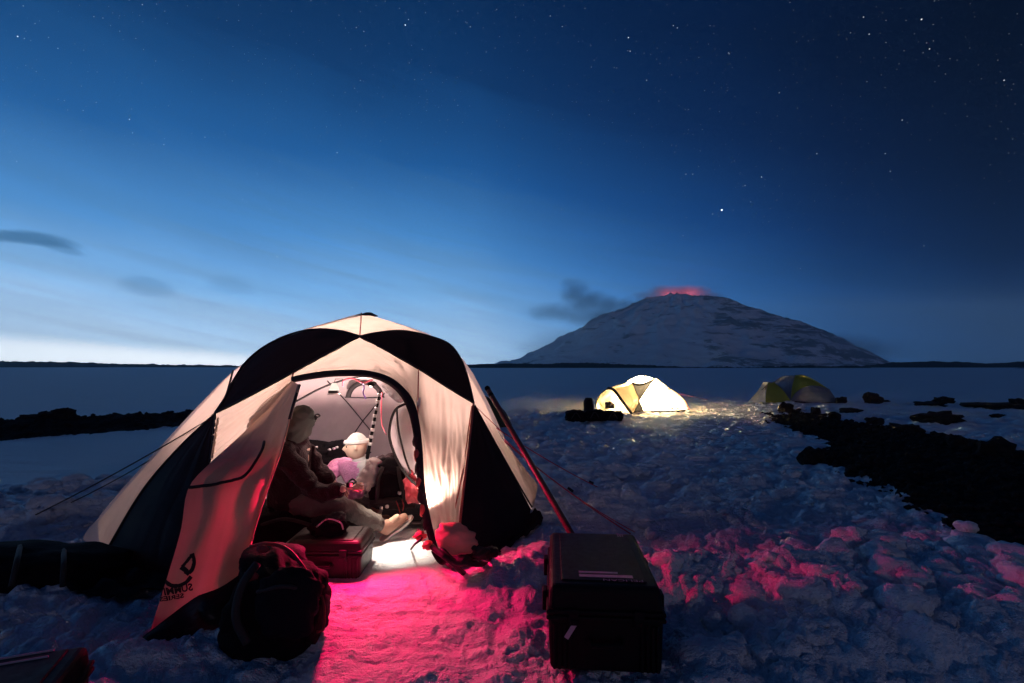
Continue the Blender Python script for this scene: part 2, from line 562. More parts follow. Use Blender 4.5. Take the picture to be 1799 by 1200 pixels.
def tube(name, pts, rad, sides=6, caps=True, n=None):
    pts = np.asarray(pts, float)
    if n:
        pts = spline(pts, n)
    rad = np.broadcast_to(np.asarray(rad, float), (len(pts),)) if np.ndim(rad) == 0 or len(np.atleast_1d(rad)) == len(pts) else np.interp(np.linspace(0, 1, len(pts)), np.linspace(0, 1, len(rad)), rad)
    verts, faces = [], []
    prev = None
    for i, p in enumerate(pts):
        t = pts[min(i + 1, len(pts) - 1)] - pts[max(i - 1, 0)]
        t = t / (np.linalg.norm(t) + 1e-9)
        if prev is None:
            a = np.array([0, 0, 1.0]) if abs(t[2]) < 0.9 else np.array([1.0, 0, 0])
            prev = np.cross(t, a)
        a = prev - t * np.dot(prev, t)
        a /= np.linalg.norm(a) + 1e-9
        b = np.cross(t, a)
        prev = a
        for k in range(sides):
            an = 2 * math.pi * k / sides
            verts.append(p + rad[i] * (math.cos(an) * a + math.sin(an) * b))
    for i in range(len(pts) - 1):
        for k in range(sides):
            k2 = (k + 1) % sides
            faces.append((i * sides + k, i * sides + k2, (i + 1) * sides + k2, (i + 1) * sides + k))
    if caps:
        faces.append(tuple(range(sides))[::-1])
        faces.append(tuple((len(pts) - 1) * sides + k for k in range(sides)))
    return mesh_from(name, verts, faces)


def strip(name, a, b):
    """band of cloth between two polylines"""
    n = max(len(a), len(b), 8)
    return grid_mesh(name, np.stack([spline(a, n), spline(b, n)], 0))


def bm_mesh(name, bm):
    me = bpy.data.meshes.new(name)
    bm.to_mesh(me)
    bm.free()
    return me


def frame(ax, ay, az_, org):
    """4x4 from axes"""
    return Matrix(((ax[0], ay[0], az_[0], org[0]), (ax[1], ay[1], az_[1], org[1]), (ax[2], ay[2], az_[2], org[2]), (0, 0, 0, 1)))


def add_box(bm, c, s, bev=0.0, mtx=None, seg=2):
    r = bmesh.ops.create_cube(bm, size=1.0)
    vs = r['verts']
    bmesh.ops.scale(bm, vec=s, verts=vs)
    if bev > 0:
        es = list({e for v in vs for e in v.link_edges})
        r2 = bmesh.ops.bevel(bm, geom=es, offset=bev, segments=seg, profile=0.5, affect='EDGES')
        vs = list({v for f in r2['faces'] for v in f.verts} | {v for v in vs if v.is_valid})
    bmesh.ops.translate(bm, vec=c, verts=vs)
    if mtx is not None:
        bmesh.ops.transform(bm, matrix=mtx, verts=vs)
    return vs


def box_part(name, c, s, bev, mtx, mat, root, seg=2):
    bm = bmesh.new()
    add_box(bm, c, s, bev, mtx, seg)
    return put(name, bm_mesh(name, bm), mat, root, smooth=False)


# ------------------------------------------------------------------ noise
def _hash(ix, iy, seed):
    h = (ix.astype(np.int64) * 374761393 + iy.astype(np.int64) * 668265263 + seed * 974634777) & 0xFFFFFFFF
    h = ((h ^ (h >> 13)) * 1274126177) & 0xFFFFFFFF
    return (h ^ (h >> 16)) & 0xFFFF


def perlin(x, y, seed=0):
    x = np.asarray(x, float)
    y = np.asarray(y, float)
    x0 = np.floor(x)
    y0 = np.floor(y)
    fx, fy = x - x0, y - y0
    u = fx * fx * fx * (fx * (fx * 6 - 15) + 10)
    v = fy * fy * fy * (fy * (fy * 6 - 15) + 10)

    def g(ox, oy):
        a = _hash(x0 + ox, y0 + oy, seed) * (2 * math.pi / 65536)
        return np.cos(a) * (fx - ox) + np.sin(a) * (fy - oy)
    return ((g(0, 0) * (1 - u) + g(1, 0) * u) * (1 - v) + (g(0, 1) * (1 - u) + g(1, 1) * u) * v) * 1.5


def fbm(x, y, octs, seed=0, gain=0.5):
    s, a = 0, 1.0
    for i in range(octs):
        s = s + a * perlin(x * 2 ** i, y * 2 ** i, seed + i * 17)
        a *= gain
    return s


def billow(x, y, octs, seed=0, gain=0.5):
    s, a = 0, 1.0
    for i in range(octs):
        s = s + a * (np.abs(perlin(x * 2 ** i + 5.3 * i, y * 2 ** i, seed + i * 31)) * 2 - 0.5)
        a *= gain
    return s


def sstep(a, b, x):
    t = np.clip((x - a) / (b - a), 0, 1)
    return t * t * (3 - 2 * t)


def poly_sd(px, py, poly):
    """signed distance to polygon, positive inside"""
    poly = np.asarray(poly, float)
    d = np.full(px.shape, 1e9)
    inside = np.zeros(px.shape, bool)
    n = len(poly)
    for i in range(n):
        a, b = poly[i], poly[(i + 1) % n]
        e = b - a
        wx, wy = px - a[0], py - a[1]
        t = np.clip((wx * e[0] + wy * e[1]) / (e @ e), 0, 1)
        d = np.minimum(d, np.hypot(wx - e[0] * t, wy - e[1] * t))
        c = (a[1] > py) != (b[1] > py)
        with np.errstate(divide='ignore', invalid='ignore'):
            xx = (b[0] - a[0]) * (py - a[1]) / (b[1] - a[1]) + a[0]
        inside ^= c & (px < xx)
    return np.where(inside, d, -d)


# ------------------------------------------------------------------ the ground: snow with bare ash, one sheet to the horizon
G2 = lambda pts: np.array([gnd(u, v)[:2] for u, v in pts])
ASH_RIGHT = G2([(1352, 727), (1400, 722), (1450, 735), (1530, 748), (1600, 757), (1680, 770), (1740, 786), (1830, 815), (2000, 850), (2400, 980), (2300, 1300),
                (1900, 1090), (1760, 985), (1680, 930), (1600, 890), (1540, 858), (1500, 838), (1470, 822), (1425, 804), (1440, 790), (1470, 778), (1420, 762), (1370, 748)])
ASH_LEFT = G2([(-900, 730), (-200, 735), (0, 744), (120, 742), (250, 734), (330, 727), (420, 722), (560, 716), (560, 722), (420, 733), (330, 748), (240, 756), (120, 768), (0, 777), (-200, 792), (-900, 840)])

MOUNDS = [  # x, y, radius, height: snow dug out round the tent, seen as lit heaps
    (0.02, 3.62, .26, .12), (0.3, 3.75, .3, .15), (0.7, 3.95, .28, .14), (1.05, 3.72, .26, .16), (1.35, 3.6, .28, .15),
    (1.75, 3.72, .30, .16), (2.05, 3.35, .32, .20), (2.45, 3.65, .36, .30), (2.3, 2.95, .34, .20), (2.75, 3.1, .3, .15),
    (3.1, 3.6, .4, .22), (3.5, 3.3, .35, .15), (1.75, 3.05, .26, .12), (2.9, 2.6, .35, .12), (3.9, 3.9, .5, .2),
    (-3.9, 6.1, .5, .26), (-4.3, 5.6, .42, .24), (-4.8, 5.9, .45, .16), (-4.3, 5.05, .35, .16), (-5.1, 5.3, .5, .16),
    (-3.5, 6.7, .5, .3), (-5.4, 4.9, .45, .12), (-2.1, 2.35, .35, .08), (-1.5, 2.15, .3, .06), (-2.6, 2.9, .3, .08), (-3.2, 3.2, .35, .08),
    (0.55, 5.1, .4, .08), (0.9, 5.8, .4, .1), (1.35, 5.2, .45, .08)]


def ground_h(x, y, full=True):
    r = np.hypot(x, y)
    # how trampled it is: camp area strongly, the plain beyond hardly
    left = sstep(-6.4, -4.4, x + 0.35 * np.maximum(y - 5.5, 0) * -1 + 0 * y)
    left = np.where(y < 6.6, sstep(-7.5, -5.2, x), sstep(-2.2, 0.2, x - 0.05 * (y - 6)))
    far = 1 - sstep(15.5, 24.0, y - 0.10 * np.maximum(x, 0) + 1.2 * perlin(x * .3, y * .3, 3))
    right = 1 - sstep(14, 22, x)
    tr = left * far * right
    path = np.exp(-(((x + 0.55) / 0.75) ** 4 + ((y - 2.9) / 1.15) ** 4))        # packed floor in front of the door
    inside = np.exp(-(((x + 1.5) / 1.7) ** 6 + ((y - 5.2) / 1.6) ** 6))
    calm = np.clip(1 - 0.72 * path - 0.95 * inside, 0.06, 1)
    h = 0.03 * fbm(x * .25, y * .25, 3, 41) * np.clip(1 - inside, 0, 1)
    h = h + (0.012 + 0.0 * x) * fbm(x * 0.8, y * 2.2, 3, 5) * (1 - tr)
    near = 1 - sstep(5, 12, r)
    amp = tr * calm
    h = h + amp * (0.046 + 0.025 * near) * billow(x * 1.25 + .4 * perlin(x, y, 9), y * 1.25, 2, 21)
    h = h + amp * 0.030 * (0.6 + 0.5 * near) * billow(x * 2.9 + 0.35 * perlin(x * 2, y * 2, 12), y * 2.9, 3, 77, 0.45)
    h = h + amp * 0.017 * (0.8 + 0.4 * near) * billow(x * 9.0 + 0.5 * perlin(x * 4, y * 4, 19), y * 9.0, 3, 79, 0.6)
    # trodden foot prints between the tents
    foot = tr * calm * sstep(4.6, 6.5, y)
    fp = perlin(x * 2.3, y * 1.9, 55)
    h = h - foot * 0.06 * sstep(0.10, 0.42, fp)
    md = 0 * x
    for (mx, my, mr_, mh) in MOUNDS:
        q = ((x - mx) ** 2 + (y - my) ** 2) / (1.5 * mr_ * mr_)
        b = mh * np.exp(-q ** 1.3)
        md = md + b
    md = np.minimum(md, 0.22 + 0.3 * (md - 0.22)) if False else md
    wx, wy = 0.12 * perlin(x * 3, y * 3, 14), 0.12 * perlin(x * 3, y * 3, 15)
    md = 0.17 * np.tanh(md / 0.17)
    h = h + md * (1 + 0.15 * billow((x + wx) * 2.4, (y + wy) * 2.4, 2, 91, 0.5)) + np.minimum(md, .12) * 0.12 * billow((x + wx) * 5.6, (y + wy) * 5.6, 2, 95, 0.5)
    h = h + path * 0.012 * fbm(x * 6, y * 5, 4, 33, 0.6) + tr * 0.0028 * near * fbm(x * 31, y * 31, 2, 35, 0.6)
    # bare ground
    jag = 0.5 * fbm(x * 1.0, y * 1.0, 5, 61, 0.68)
    k = 0.045 * r
    s1 = poly_sd(x, y, ASH_RIGHT) + jag * k * 1.6
    s2 = poly_sd(x, y, ASH_LEFT) + jag * k * 0.7
    rock = np.maximum(sstep(-0.10, 0.10, s1 / np.maximum(k, .1)), sstep(-0.10, 0.10, s2 / np.maximum(k, .1)))
    h = h * (1 - 0.7 * rock) + rock * (0.02 + 0.05 * np.clip(billow(x * 1.8, y * 1.8, 4, 8, .6), -.3, 1.2))
    h = h + 0.26 * sstep(0.0, 2.2, s2) + 0.03 * sstep(0.0, 1.6, s1)
    h = h - inside * 0.0
    return h, rock


def gz(x, y):
    return float(ground_h(np.array([float(x)]), np.array([float(y)]))[0][0])


def build_ground():
    a_front = np.radians(np.linspace(-62, 62, 600))
    a_back = np.radians(np.linspace(62, 298, 62))[1:-1]
    ang = np.r_[a_front, a_back]
    rad = np.r_[np.linspace(0.15, 1.2, 10, endpoint=False), np.geomspace(1.2, 27, 450, endpoint=False), np.geomspace(27, 120, 60, endpoint=False), np.geomspace(120, 3300, 40)]
    A, Rr = np.meshgrid(ang, rad)
    X = Rr * np.sin(A)
    Y = Rr * np.cos(A)
    H, K = ground_h(X, Y)
    H = np.where(Rr > 200, 0.0, H)
    n, m_ = X.shape
    co = np.stack([X, Y, H], -1).reshape(-1, 3)
    co = np.vstack([co, [[0, 0, float(H[0].mean())]]])
    idx = np.arange(n * m_).reshape(n, m_)
    nxt = np.roll(idx, -1, axis=1)
    q = np.stack([idx[:-1], idx[1:], nxt[1:], nxt[:-1]], -1).reshape(-1, 4)
    tri = np.stack([np.full(m_, n * m_), idx[0], nxt[0]], -1)
    me = bpy.data.meshes.new('snow_ground')
    nl = q.size + tri.size
    me.vertices.add(len(co))
    me.vertices.foreach_set('co', co.ravel())
    me.loops.add(nl)
    me.loops.foreach_set('vertex_index', np.r_[q.ravel(), tri.ravel()].astype(np.int32))
    me.polygons.add(len(q) + len(tri))
    ls = np.r_[np.arange(len(q)) * 4, q.size + np.arange(len(tri)) * 3].astype(np.int32)
    me.polygons.foreach_set('loop_start', ls)
    me.polygons.foreach_set('use_smooth', np.ones(len(ls), bool))
    at_ = me.attributes.new('rock', 'FLOAT', 'POINT')
    at_.data.foreach_set('value', np.r_[K.ravel(), 0.0].astype(np.float32))
    me.update(calc_edges=True)
    me.validate()
    # faces must look up
    o = link('snow_ground', me, M['snow'], None, smooth=False)
    if me.polygons[0].normal.z < 0:
        me.flip_normals()
    return tag(o, kind='structure')


build_ground()


def snow_clods(name, boxes, seed, sub):
    """lumps of dug and trodden snow lying on the sheet, half sunk"""
    r_ = np.random.default_rng(seed)
    bm = bmesh.new()
    bmesh.ops.create_icosphere(bm, subdivisions=sub, radius=1)
    bv = np.array([v.co for v in bm.verts])
    bf = np.array([[v.index for v in f.verts] for f in bm.faces])
    bm.free()
    VV, FF, k = [], [], 0
    for (x0, x1, y0, y1, n, smin, smax) in boxes:
        x = r_.uniform(x0, x1, n)
        y = r_.uniform(y0, y1, n)
        z, rk = ground_h(x, y)
        dens = np.clip(0.5 + 1.1 * perlin(x * .9, y * .9, 204), 0, 1)
        path = np.exp(-(((x + 0.55) / 0.85) ** 4 + ((y - 2.9) / 1.25) ** 4))
        case = (np.abs(x - .5) < .36) & (np.abs(y - 2.97) < .5)
        tent_ = ((x + 1.75) / 2.15) ** 2 + ((y - 5.25) / 1.75) ** 2 < 1
        ok = (r_.random(n) < dens) & (rk < .3) & (path < .35) & ~case & ~tent_
        for i in np.where(ok)[0]:
            s_ = smin + (smax - smin) * r_.random() ** 3.0
            o3 = r_.uniform(-9, 9, 3)
            nz = .35 * perlin(bv[:, 0] * 6 + o3[2], bv[:, 1] * 6 + bv[:, 2] * 5, seed) + perlin(bv[:, 0] * 1.3 + o3[0], bv[:, 1] * 1.3 + bv[:, 2] * .9 + o3[1], seed) + .5 * perlin(bv[:, 0] * 3 + o3[1], bv[:, 2] * 3 + bv[:, 1] * 2 + o3[2], seed)
            q = bv * (1 + .36 * nz[:, None]) * s_ * np.array([r_.uniform(.8, 1.4), r_.uniform(.8, 1.4), r_.uniform(.5, .85)])
            a_ = r_.uniform(0, 6.28)
            q = q @ np.array([[math.cos(a_), -math.sin(a_), 0], [math.sin(a_), math.cos(a_), 0], [0, 0, 1]]).T
            VV.append(q + np.array([x[i], y[i], z[i] - s_ * r_.uniform(-.05, .42)]))
            FF.append(bf + k)
            k += len(bv)
    V, Fc = np.vstack(VV), np.vstack(FF)
    me = bpy.data.meshes.new(name)
    me.vertices.add(len(V))
    me.vertices.foreach_set('co', V.ravel())
    me.loops.add(Fc.size)
    me.loops.foreach_set('vertex_index', Fc.ravel().astype(np.int32))
    me.polygons.add(len(Fc))
    me.polygons.foreach_set('loop_start', (np.arange(len(Fc)) * 3).astype(np.int32))
    me.polygons.foreach_set('use_smooth', np.ones(len(Fc), bool))
    me.update(calc_edges=True)
    return tag(link(name, me, M['snow'], None, False), kind='stuff')


snow_clods('snow_clods', [(-.15, 4.2, 2.7, 4.3, 900, .015, .14), (.2, 5.5, 1.6, 2.9, 260, .016, .07), (-5.6, -3.3, 4.6, 7.0, 650, .03, .13),
                          (-3.6, -1.0, 1.5, 3.2, 380, .015, .06), (.3, 6.0, 4.2, 8.0, 1000, .015, .10)], 303, 3)
snow_clods('snow_clods', [(-.5, 12.0, 8.0, 16.5, 2300, .03, .10), (.8, 4.0, 14.8, 17.0, 260, .05, .20), (8, 11.5, 17.5, 21.5, 200, .05, .2), (5.5, 9.5, 15.2, 17.6, 260, .04, .16)], 305, 2)


# ------------------------------------------------------------------ far ridges and the volcano
def ridge(name, pts, depth, thick, seed, jit=1.0, base=-1.0):
    """a long low hill: crest through the pixels pts at distance depth (real width and thickness)"""
    pts = np.asarray(pts, float)
    us = np.linspace(pts[0, 0], pts[-1, 0], max(40, int((pts[-1, 0] - pts[0, 0]) / 3)))
    vs = np.interp(us, pts[:, 0], pts[:, 1])
    rows = []
    prof = [(-0.5, 0.0), (-0.3, 0.55), (-0.12, 0.93), (0.0, 1.0), (0.15, 0.85), (0.5, 0.0)]
    crest = np.array([at(u, v, depth) for u, v in zip(us, vs)])
    px = depth / F
    nz = (np.abs(perlin(us * 0.11, us * 0 + seed, seed)) * 1.6 + np.abs(perlin(us * 0.33, us * 0 + 3.3, seed + 1)) * 1.6 + np.maximum(perlin(us * 0.05, us * 0 + 8.3, seed + 2), 0) * 2.5) * jit * px
    edge = np.minimum(1, np.minimum(us - us[0], us[-1] - us) / 25.0)
    for (dy, hz) in prof:
        zz = np.maximum(crest[:, 2] + nz * edge, 0.0) * hz + base * (1 - hz)
        yy = crest[:, 1] + dy * thick + 0.06 * thick * perlin(us * .05, us * 0 + dy * 7, seed + 4)
        rows.append(np.stack([crest[:, 0] * (yy / crest[:, 1]), yy, zz], -1))
    return tag(link(name, grid_mesh(name, np.array(rows)), M['rock']), kind='structure')


ridge('hill', [(-700, 630), (-150, 634), (0, 635.5), (60, 636), (120, 637), (200, 639.5), (300, 641.5), (420, 643), (520, 643.3)], 620, 130, 3, 0.9)
ridge('hill', [(790, 643), (850, 640), (900, 639.5), (960, 640), (1010, 638.5), (1050, 639), (1100, 641), (1150, 643), (1200, 645)], 420, 60, 9, 0.9)
ridge('hill', [(1180, 645.5), (1250, 646), (1330, 646), (1380, 644), (1420, 643), (1450, 644.5), (1500, 643), (1530, 645)], 400, 40, 15, 0.9)
ridge('hill', [(1495, 646), (1530, 642), (1570, 637.5), (1620, 636), (1680, 636.5), (1730, 639), (1770, 638), (1850, 634), (2100, 634)], 520, 90, 21, 0.8)
ridge('hill', [(1500, 650), (1560, 648.5), (1640, 648), (1700, 649)], 330, 22, 27, 0.5)
ridge('hill', [(1755, 649.5), (1800, 646.5), (1900, 646), (2000, 648)], 330, 22, 31, 0.5)

VD = 2000.0


def build_volcano():
    k = VD / F
    cx, cy = (1192 - 899.5) * k, VD
    Lp = np.array([(0, 123), (25, 124), (45, 121), (78, 111), (100, 102), (130, 91), (165, 72), (200, 54), (240, 33), (280, 15), (320, 4), (360, -4), (420, -10)], float) * k
    Rp = np.array([(0, 123), (30, 121), (60, 119), (85, 111), (115, 98), (155, 82), (200, 64), (232, 46), (266, 27), (294, 10), (318, -3), (420, -12)], float) * k
    na, nr = 420, 170
    th = np.linspace(0, 2 * math.pi, na, endpoint=False)
    rr = np.linspace(0.0, 420 * k, nr)
    T, RR = np.meshgrid(th, rr)
    wl = 0.5 - 0.5 * np.cos(T)          # 0 towards +x (right), 1 towards -x (left)
    wl = sstep(0, 1, wl)
    z = np.interp(RR, Rp[:, 0], Rp[:, 1]) * (1 - wl) + np.interp(RR, Lp[:, 0], Lp[:, 1]) * wl
    x = RR * np.cos(T)
    y = RR * np.sin(T)
    mid = sstep(8 * k, 60 * k, RR) * (1 - sstep(300 * k, 400 * k, RR))
    # gullies running down the flanks, rough crags near the top
    gl = np.abs(perlin(T * 14 / math.pi + 0.6 * perlin(RR / 130, T * 2, 4), RR / 420, 71)) + .5 * np.abs(perlin(T * 34 / math.pi, RR / 200, 72))
    z = z - mid * 17 * gl
    z = z + mid * 9 * fbm(x / 90, y / 90, 5, 73, 0.6) + 9 * np.abs(fbm(x / 34, y / 34, 3, 76, 0.6)) * np.exp(-((RR - 34 * k) / (22 * k)) ** 2) + 1.5 * fbm(x / 18, y / 18, 3, 74) * sstep(0, 30 * k, RR + 20 * k)
    z = z - 0.55 * 26 * np.exp(-(RR / (26 * k)) ** 4)      # crater
    co = np.stack([cx + x, cy + y, z + 1.5], -1)
    me = grid_mesh('volcano', co, True)
    m, nb, o = material('volcano_snow')
    p = nb.new('ShaderNodeBsdfPrincipled')
    ob = nb.new('ShaderNodeTexCoord').outputs['Object']
    sp = nb.new('ShaderNodeSeparateXYZ')
    nb.put(sp.inputs[0], ob)
    mp = nb.new('ShaderNodeMapping')
    mp.inputs['Scale'].default_value = (0.010, 0.010, 0.045)
    nb.put(mp.inputs[0], ob)
    n = nb.noise(mp.outputs[0], 1.0, 7, 0.68, 0.4)
    n2 = nb.noise(ob, 0.006, 4, 0.6)
    # bare rock on the east flank and along the rim
    bias = nb.m('ADD', nb.mr(sp.outputs[0], cx - 330, cx + 360, -0.07, 0.075), nb.mr(sp.outputs[2], 150, 270, 0, 0.04))
    bias = nb.m('ADD', bias, nb.m('MULTIPLY', nb.m('SUBTRACT', n2, 0.5), 0.3))
    mask = nb.mr(nb.m('ADD', n, bias), 0.50, 0.60, 0, 0.95, True)
    nb.put(p.inputs['Base Color'], nb.mix(mask, (0.88, 0.91, 0.93), (0.13, 0.155, 0.165)))
    p.inputs['Roughness'].default_value = 0.8
    p.inputs['Specular IOR Level'].default_value = 0.1
    nb.put(p.inputs['Normal'], bump(nb, n, 0.8, 10))
    nb.put(o.inputs[0], p.outputs[0])
    o_ = link('volcano', me, m)
    tag(o_, kind='structure')
    # lava light from the vent, under the steam
    ld = bpy.data.lights.new('lava_glow', 'POINT')
    ld.energy = 2.4e5
    ld.color = (1.0, 0.13, 0.16)
    ld.shadow_soft_size = 26
    lo = bpy.data.objects.new('lava_glow', ld)
    lo.location = (cx + 22 * k, cy - 4 * k, 123 * k + 1)
    COL.objects.link(lo)
    l2 = bpy.data.objects.new('lava_glow', ld)
    l2.location = (cx - 16 * k, cy - 2 * k, 123 * k - 2)
    COL.objects.link(l2)
    return cx, cy, k


VX, VY, VK = build_volcano()


def cloud(name, blobs, dens, col, seed, label, cat, aniso=0.2, nsc=0.02):
    """one closed lumpy hull filled with smoke of noisy density"""
    pts = np.array([b[:3] for b in blobs])
    lo = (pts - np.array([[b[3], b[4], b[5]] for b in blobs])).min(0)
    hi = (pts + np.array([[b[3], b[4], b[5]] for b in blobs])).max(0)
    bm = bmesh.new()
    add_box(bm, tuple((lo + hi) / 2), tuple(hi - lo))
    me = bm_mesh(name, bm)
    m, nb, o = material(name + '_volume')
    ob = nb.new('ShaderNodeTexCoord').outputs['Object']
    tot = None
    wob = nb.noise(ob, nsc * 0.6, 3, 0.5)
    for b in blobs:
        vv = nb.v('DIVIDE', nb.v('SUBTRACT', ob, tuple(float(q) for q in b[:3])), tuple(float(q) for q in b[3:6]))
        ln = nb.v('LENGTH', vv)
        ln = nb.m('ADD', ln, nb.m('MULTIPLY', nb.m('SUBTRACT', wob, 0.5), 0.9))
        f = nb.m('MULTIPLY', nb.mr(ln, 0.95, 0.1, 0, 1, True), b[6])
        tot = f if tot is None else nb.m('MAXIMUM', tot, f)
    n = nb.noise(ob, nsc, 4, 0.6, 0.5)
    den = nb.m('MULTIPLY', nb.m('MULTIPLY', tot, nb.mr(n, 0.25, 0.7, 0.3, 1.0)), dens)
    pv = nb.new('ShaderNodeVolumePrincipled')
    pv.inputs['Color'].default_value = (*col, 1)
    pv.inputs['Anisotropy'].default_value = aniso
    nb.put(pv.inputs['Density'], den)
    nb.put(o.inputs['Volume'], pv.outputs[0])
    ob_ = link(name, me, m, None, False)
    ob_['kind'] = 'stuff'
    tag(ob_, label, cat)
    return ob_


def vb(u, v, du, dv, dy=1.0, s=1.0, off=0.0):
    c = at(u, v, VY - 40 + off)
    return (c[0], c[1], c[2], du * VK, du * VK * dy, dv * VK, s)


cloud('smoke_plume', [vb(1128, 530, 44, 12, .6, .55), vb(1098, 536, 56, 20, .6, .7), vb(1066, 538, 58, 26, .6, .75), vb(1036, 532, 54, 34, .6, .8), vb(1014, 514, 40, 32, .6, .75),
                      vb(1004, 499, 30, 18, .6, .6), vb(975, 550, 80, 24, .6, .4), vb(1045, 556, 80, 28, .6, .5)],
      0.026, (0.26, 0.30, 0.36), 1, 'dark smoke drifting off the left shoulder of the volcano', 'smoke', 0.2, 0.012)
cloud('crater_steam', [vb(1150, 519, 56, 11, .6, .6, 25), vb(1195, 514, 78, 15, .6, 1.0, 25), vb(1242, 520, 42, 11, .6, .8, 25)],
      0.030, (0.85, 0.8, 0.8), 2, 'red lit steam over the volcano crater', 'steam', 0.0, 0.02)
cloud('mist', [vb(1440, 618, 150, 36, 1.0, 1.0, -330), vb(1380, 628, 150, 30, .9, .5, -350), vb(1010, 612, 130, 42, 1.0, .7, -300), vb(1150, 632, 190, 26, .8, .4, -500)],
      0.0055, (0.97, 0.99, 1.0), 5, 'thin mist lying round the foot of the volcano', 'mist', 0.3, 0.006)


# ------------------------------------------------------------------ air
def build_haze():
    bm = bmesh.new()
    add_box(bm, (0, 0, 0), (6800, 6800, 425))
    bmesh.ops.translate(bm, vec=(0, 0, 425 / 2 - 26), verts=bm.verts)
    m, nb, o = material('haze_air')
    pv = nb.new('ShaderNodeVolumePrincipled')
    pv.inputs['Color'].default_value = (0.74, 0.93, 1.0, 1)
    pv.inputs['Density'].default_value = HAZE
    pv.inputs['Anisotropy'].default_value = 0.45
    nb.put(o.inputs['Volume'], pv.outputs[0])
    tag(link('haze', bm_mesh('haze', bm), m, None, False), kind='stuff')


build_haze()

# ------------------------------------------------------------------ tent shells
class Dome:
    """closed tent surface: profile radius by height, oval in plan, leaning axis"""

    def __init__(s, cx, cy, prof, ax=1.0, front=1.0, back=1.0, lean=0.0, y0=0, y1=60):
        s.cx, s.cy, s.lean = cx, cy, lean
        pr = np.array(prof, float)
        s.z, s.r = pr[:, 0], pr[:, 1]
        s.ax, s.front, s.back = ax, front, back
        s.y0, s.y1 = y0, y1

    def rad(s, z):
        z = np.asarray(z, float)
        r = np.interp(z, s.z, s.r)
        return np.where(z > s.z[-1], 1e-4, r)

    def g(s, P):
        dx = (P[..., 0] - s.cx - s.lean * P[..., 2]) / s.ax
        dy = P[..., 1] - s.cy
        dy = np.where(dy < 0, dy / s.front, dy / s.back)
        over = np.maximum(P[..., 2] - s.z[-1], 0)
        return np.hypot(dx, dy) - s.rad(P[..., 2]) + over

    def cast(s, px, back=False):
        d = rays(px)
        d = d / d[:, 1:2]
        t = np.linspace(s.y0, s.y1, 700)
        P = CAM + d[:, None, :] * t[None, :, None]
        g = s.g(P)
        out_ = np.zeros((len(d), 3))
        for i in range(len(d)):
            sg = g[i]
            if back:
                k = np.where((sg[:-1] <= 0) & (sg[1:] > 0))[0]
            else:
                k = np.where((sg[:-1] > 0) & (sg[1:] <= 0))[0]
            if len(k):
                j = k[-1] if back else k[0]
                f = sg[j] / (sg[j] - sg[j + 1])
                tt = t[j] + f * (t[j + 1] - t[j])
            else:
                tt = t[np.argmin(sg)]
            out_[i] = CAM + d[i] * tt
        return out_

    def patch(s, top, right, bottom, left, n=18, m=22, puff=0.0, off=0.0):
        q = coons(top, right, bottom, left, n, m)
        P = s.cast(q.reshape(-1, 2)).reshape(n, m, 3)
        if puff or off:
            u = np.linspace(0, 1, m)[None, :]
            v = np.linspace(0, 1, n)[:, None]
            a = puff * (16 * u * (1 - u) * v * (1 - v)) + off
            N = P - np.array([s.cx, s.cy, 0.3])
            N /= np.linalg.norm(N, axis=-1, keepdims=True)
            P = P + N * a[..., None]
        return P

    def crease(s, P, amp, fu, fv, ang, seed):
        n, m = P.shape[:2]
        u, v = np.meshgrid(np.linspace(0, 1, m), np.linspace(0, 1, n))
        a, b = u * math.cos(ang) + v * math.sin(ang), -u * math.sin(ang) + v * math.cos(ang)
        k = np.abs(perlin(a * fu + .5 * perlin(u * 3, v * 3, seed + 2), b * fv, seed)) + .5 * np.abs(perlin(a * fu * 2.1 + 3, b * fv * 1.6, seed + 1)) - .35
        k = k * np.minimum(1, 12 * u * (1 - u)) * np.minimum(1, 12 * v * (1 - v))
        N = P - np.array([s.cx, s.cy, 0.3])
        N /= np.linalg.norm(N, axis=-1, keepdims=True)
        return P + N * (amp * k)[..., None]

    def line(s, px, n=24, off=0.0, back=False):
        P = s.cast(spline(px, n), back)
        N = P - np.array([s.cx, s.cy, 0.3])
        N /= np.linalg.norm(N, axis=-1, keepdims=True)
        return P + N * off

    def rear(s, left, right, zs, nth=60):
        """rear half between the two silhouette lines (3-D), swept round the back"""
        rows = []
        for z in zs:
            ends = []
            for sil in (left, right):
                o = np.argsort(sil[:, 2])
                ends.append(np.array([np.interp(z, sil[o, 2], sil[o, k]) for k in range(3)]))
            pol = []
            for e in ends:
                dx = (e[0] - s.cx - s.lean * z) / s.ax
                dy = e[1] - s.cy
                dy = dy / (s.front if dy < 0 else s.back)
                pol.append((math.atan2(dy, dx), math.hypot(dx, dy)))
            a1, r1 = pol[1]
            a0, r0 = pol[0]
            if a0 < 0:
                a0 += 2 * math.pi
            if a1 > math.pi:
                a1 -= 2 * math.pi
            th = np.linspace(a0, a1, nth)
            t = np.linspace(0, 1, nth)
            base_r = float(s.rad(z))
            k0 = np.clip(1 - t / .25, 0, 1)
            k1 = np.clip((t - .75) / .25, 0, 1)
            rr = base_r + (r0 - base_r) * k0 + (r1 - base_r) * k1
            dy = rr * np.sin(th)
            rows.append(np.stack([s.cx + s.lean * z + rr * np.cos(th) * s.ax, s.cy + np.where(dy < 0, dy * s.front, dy * s.back), np.full(nth, z)], -1))
            rows[-1][0] = ends[0]
            rows[-1][-1] = ends[1]
        return np.array(rows)


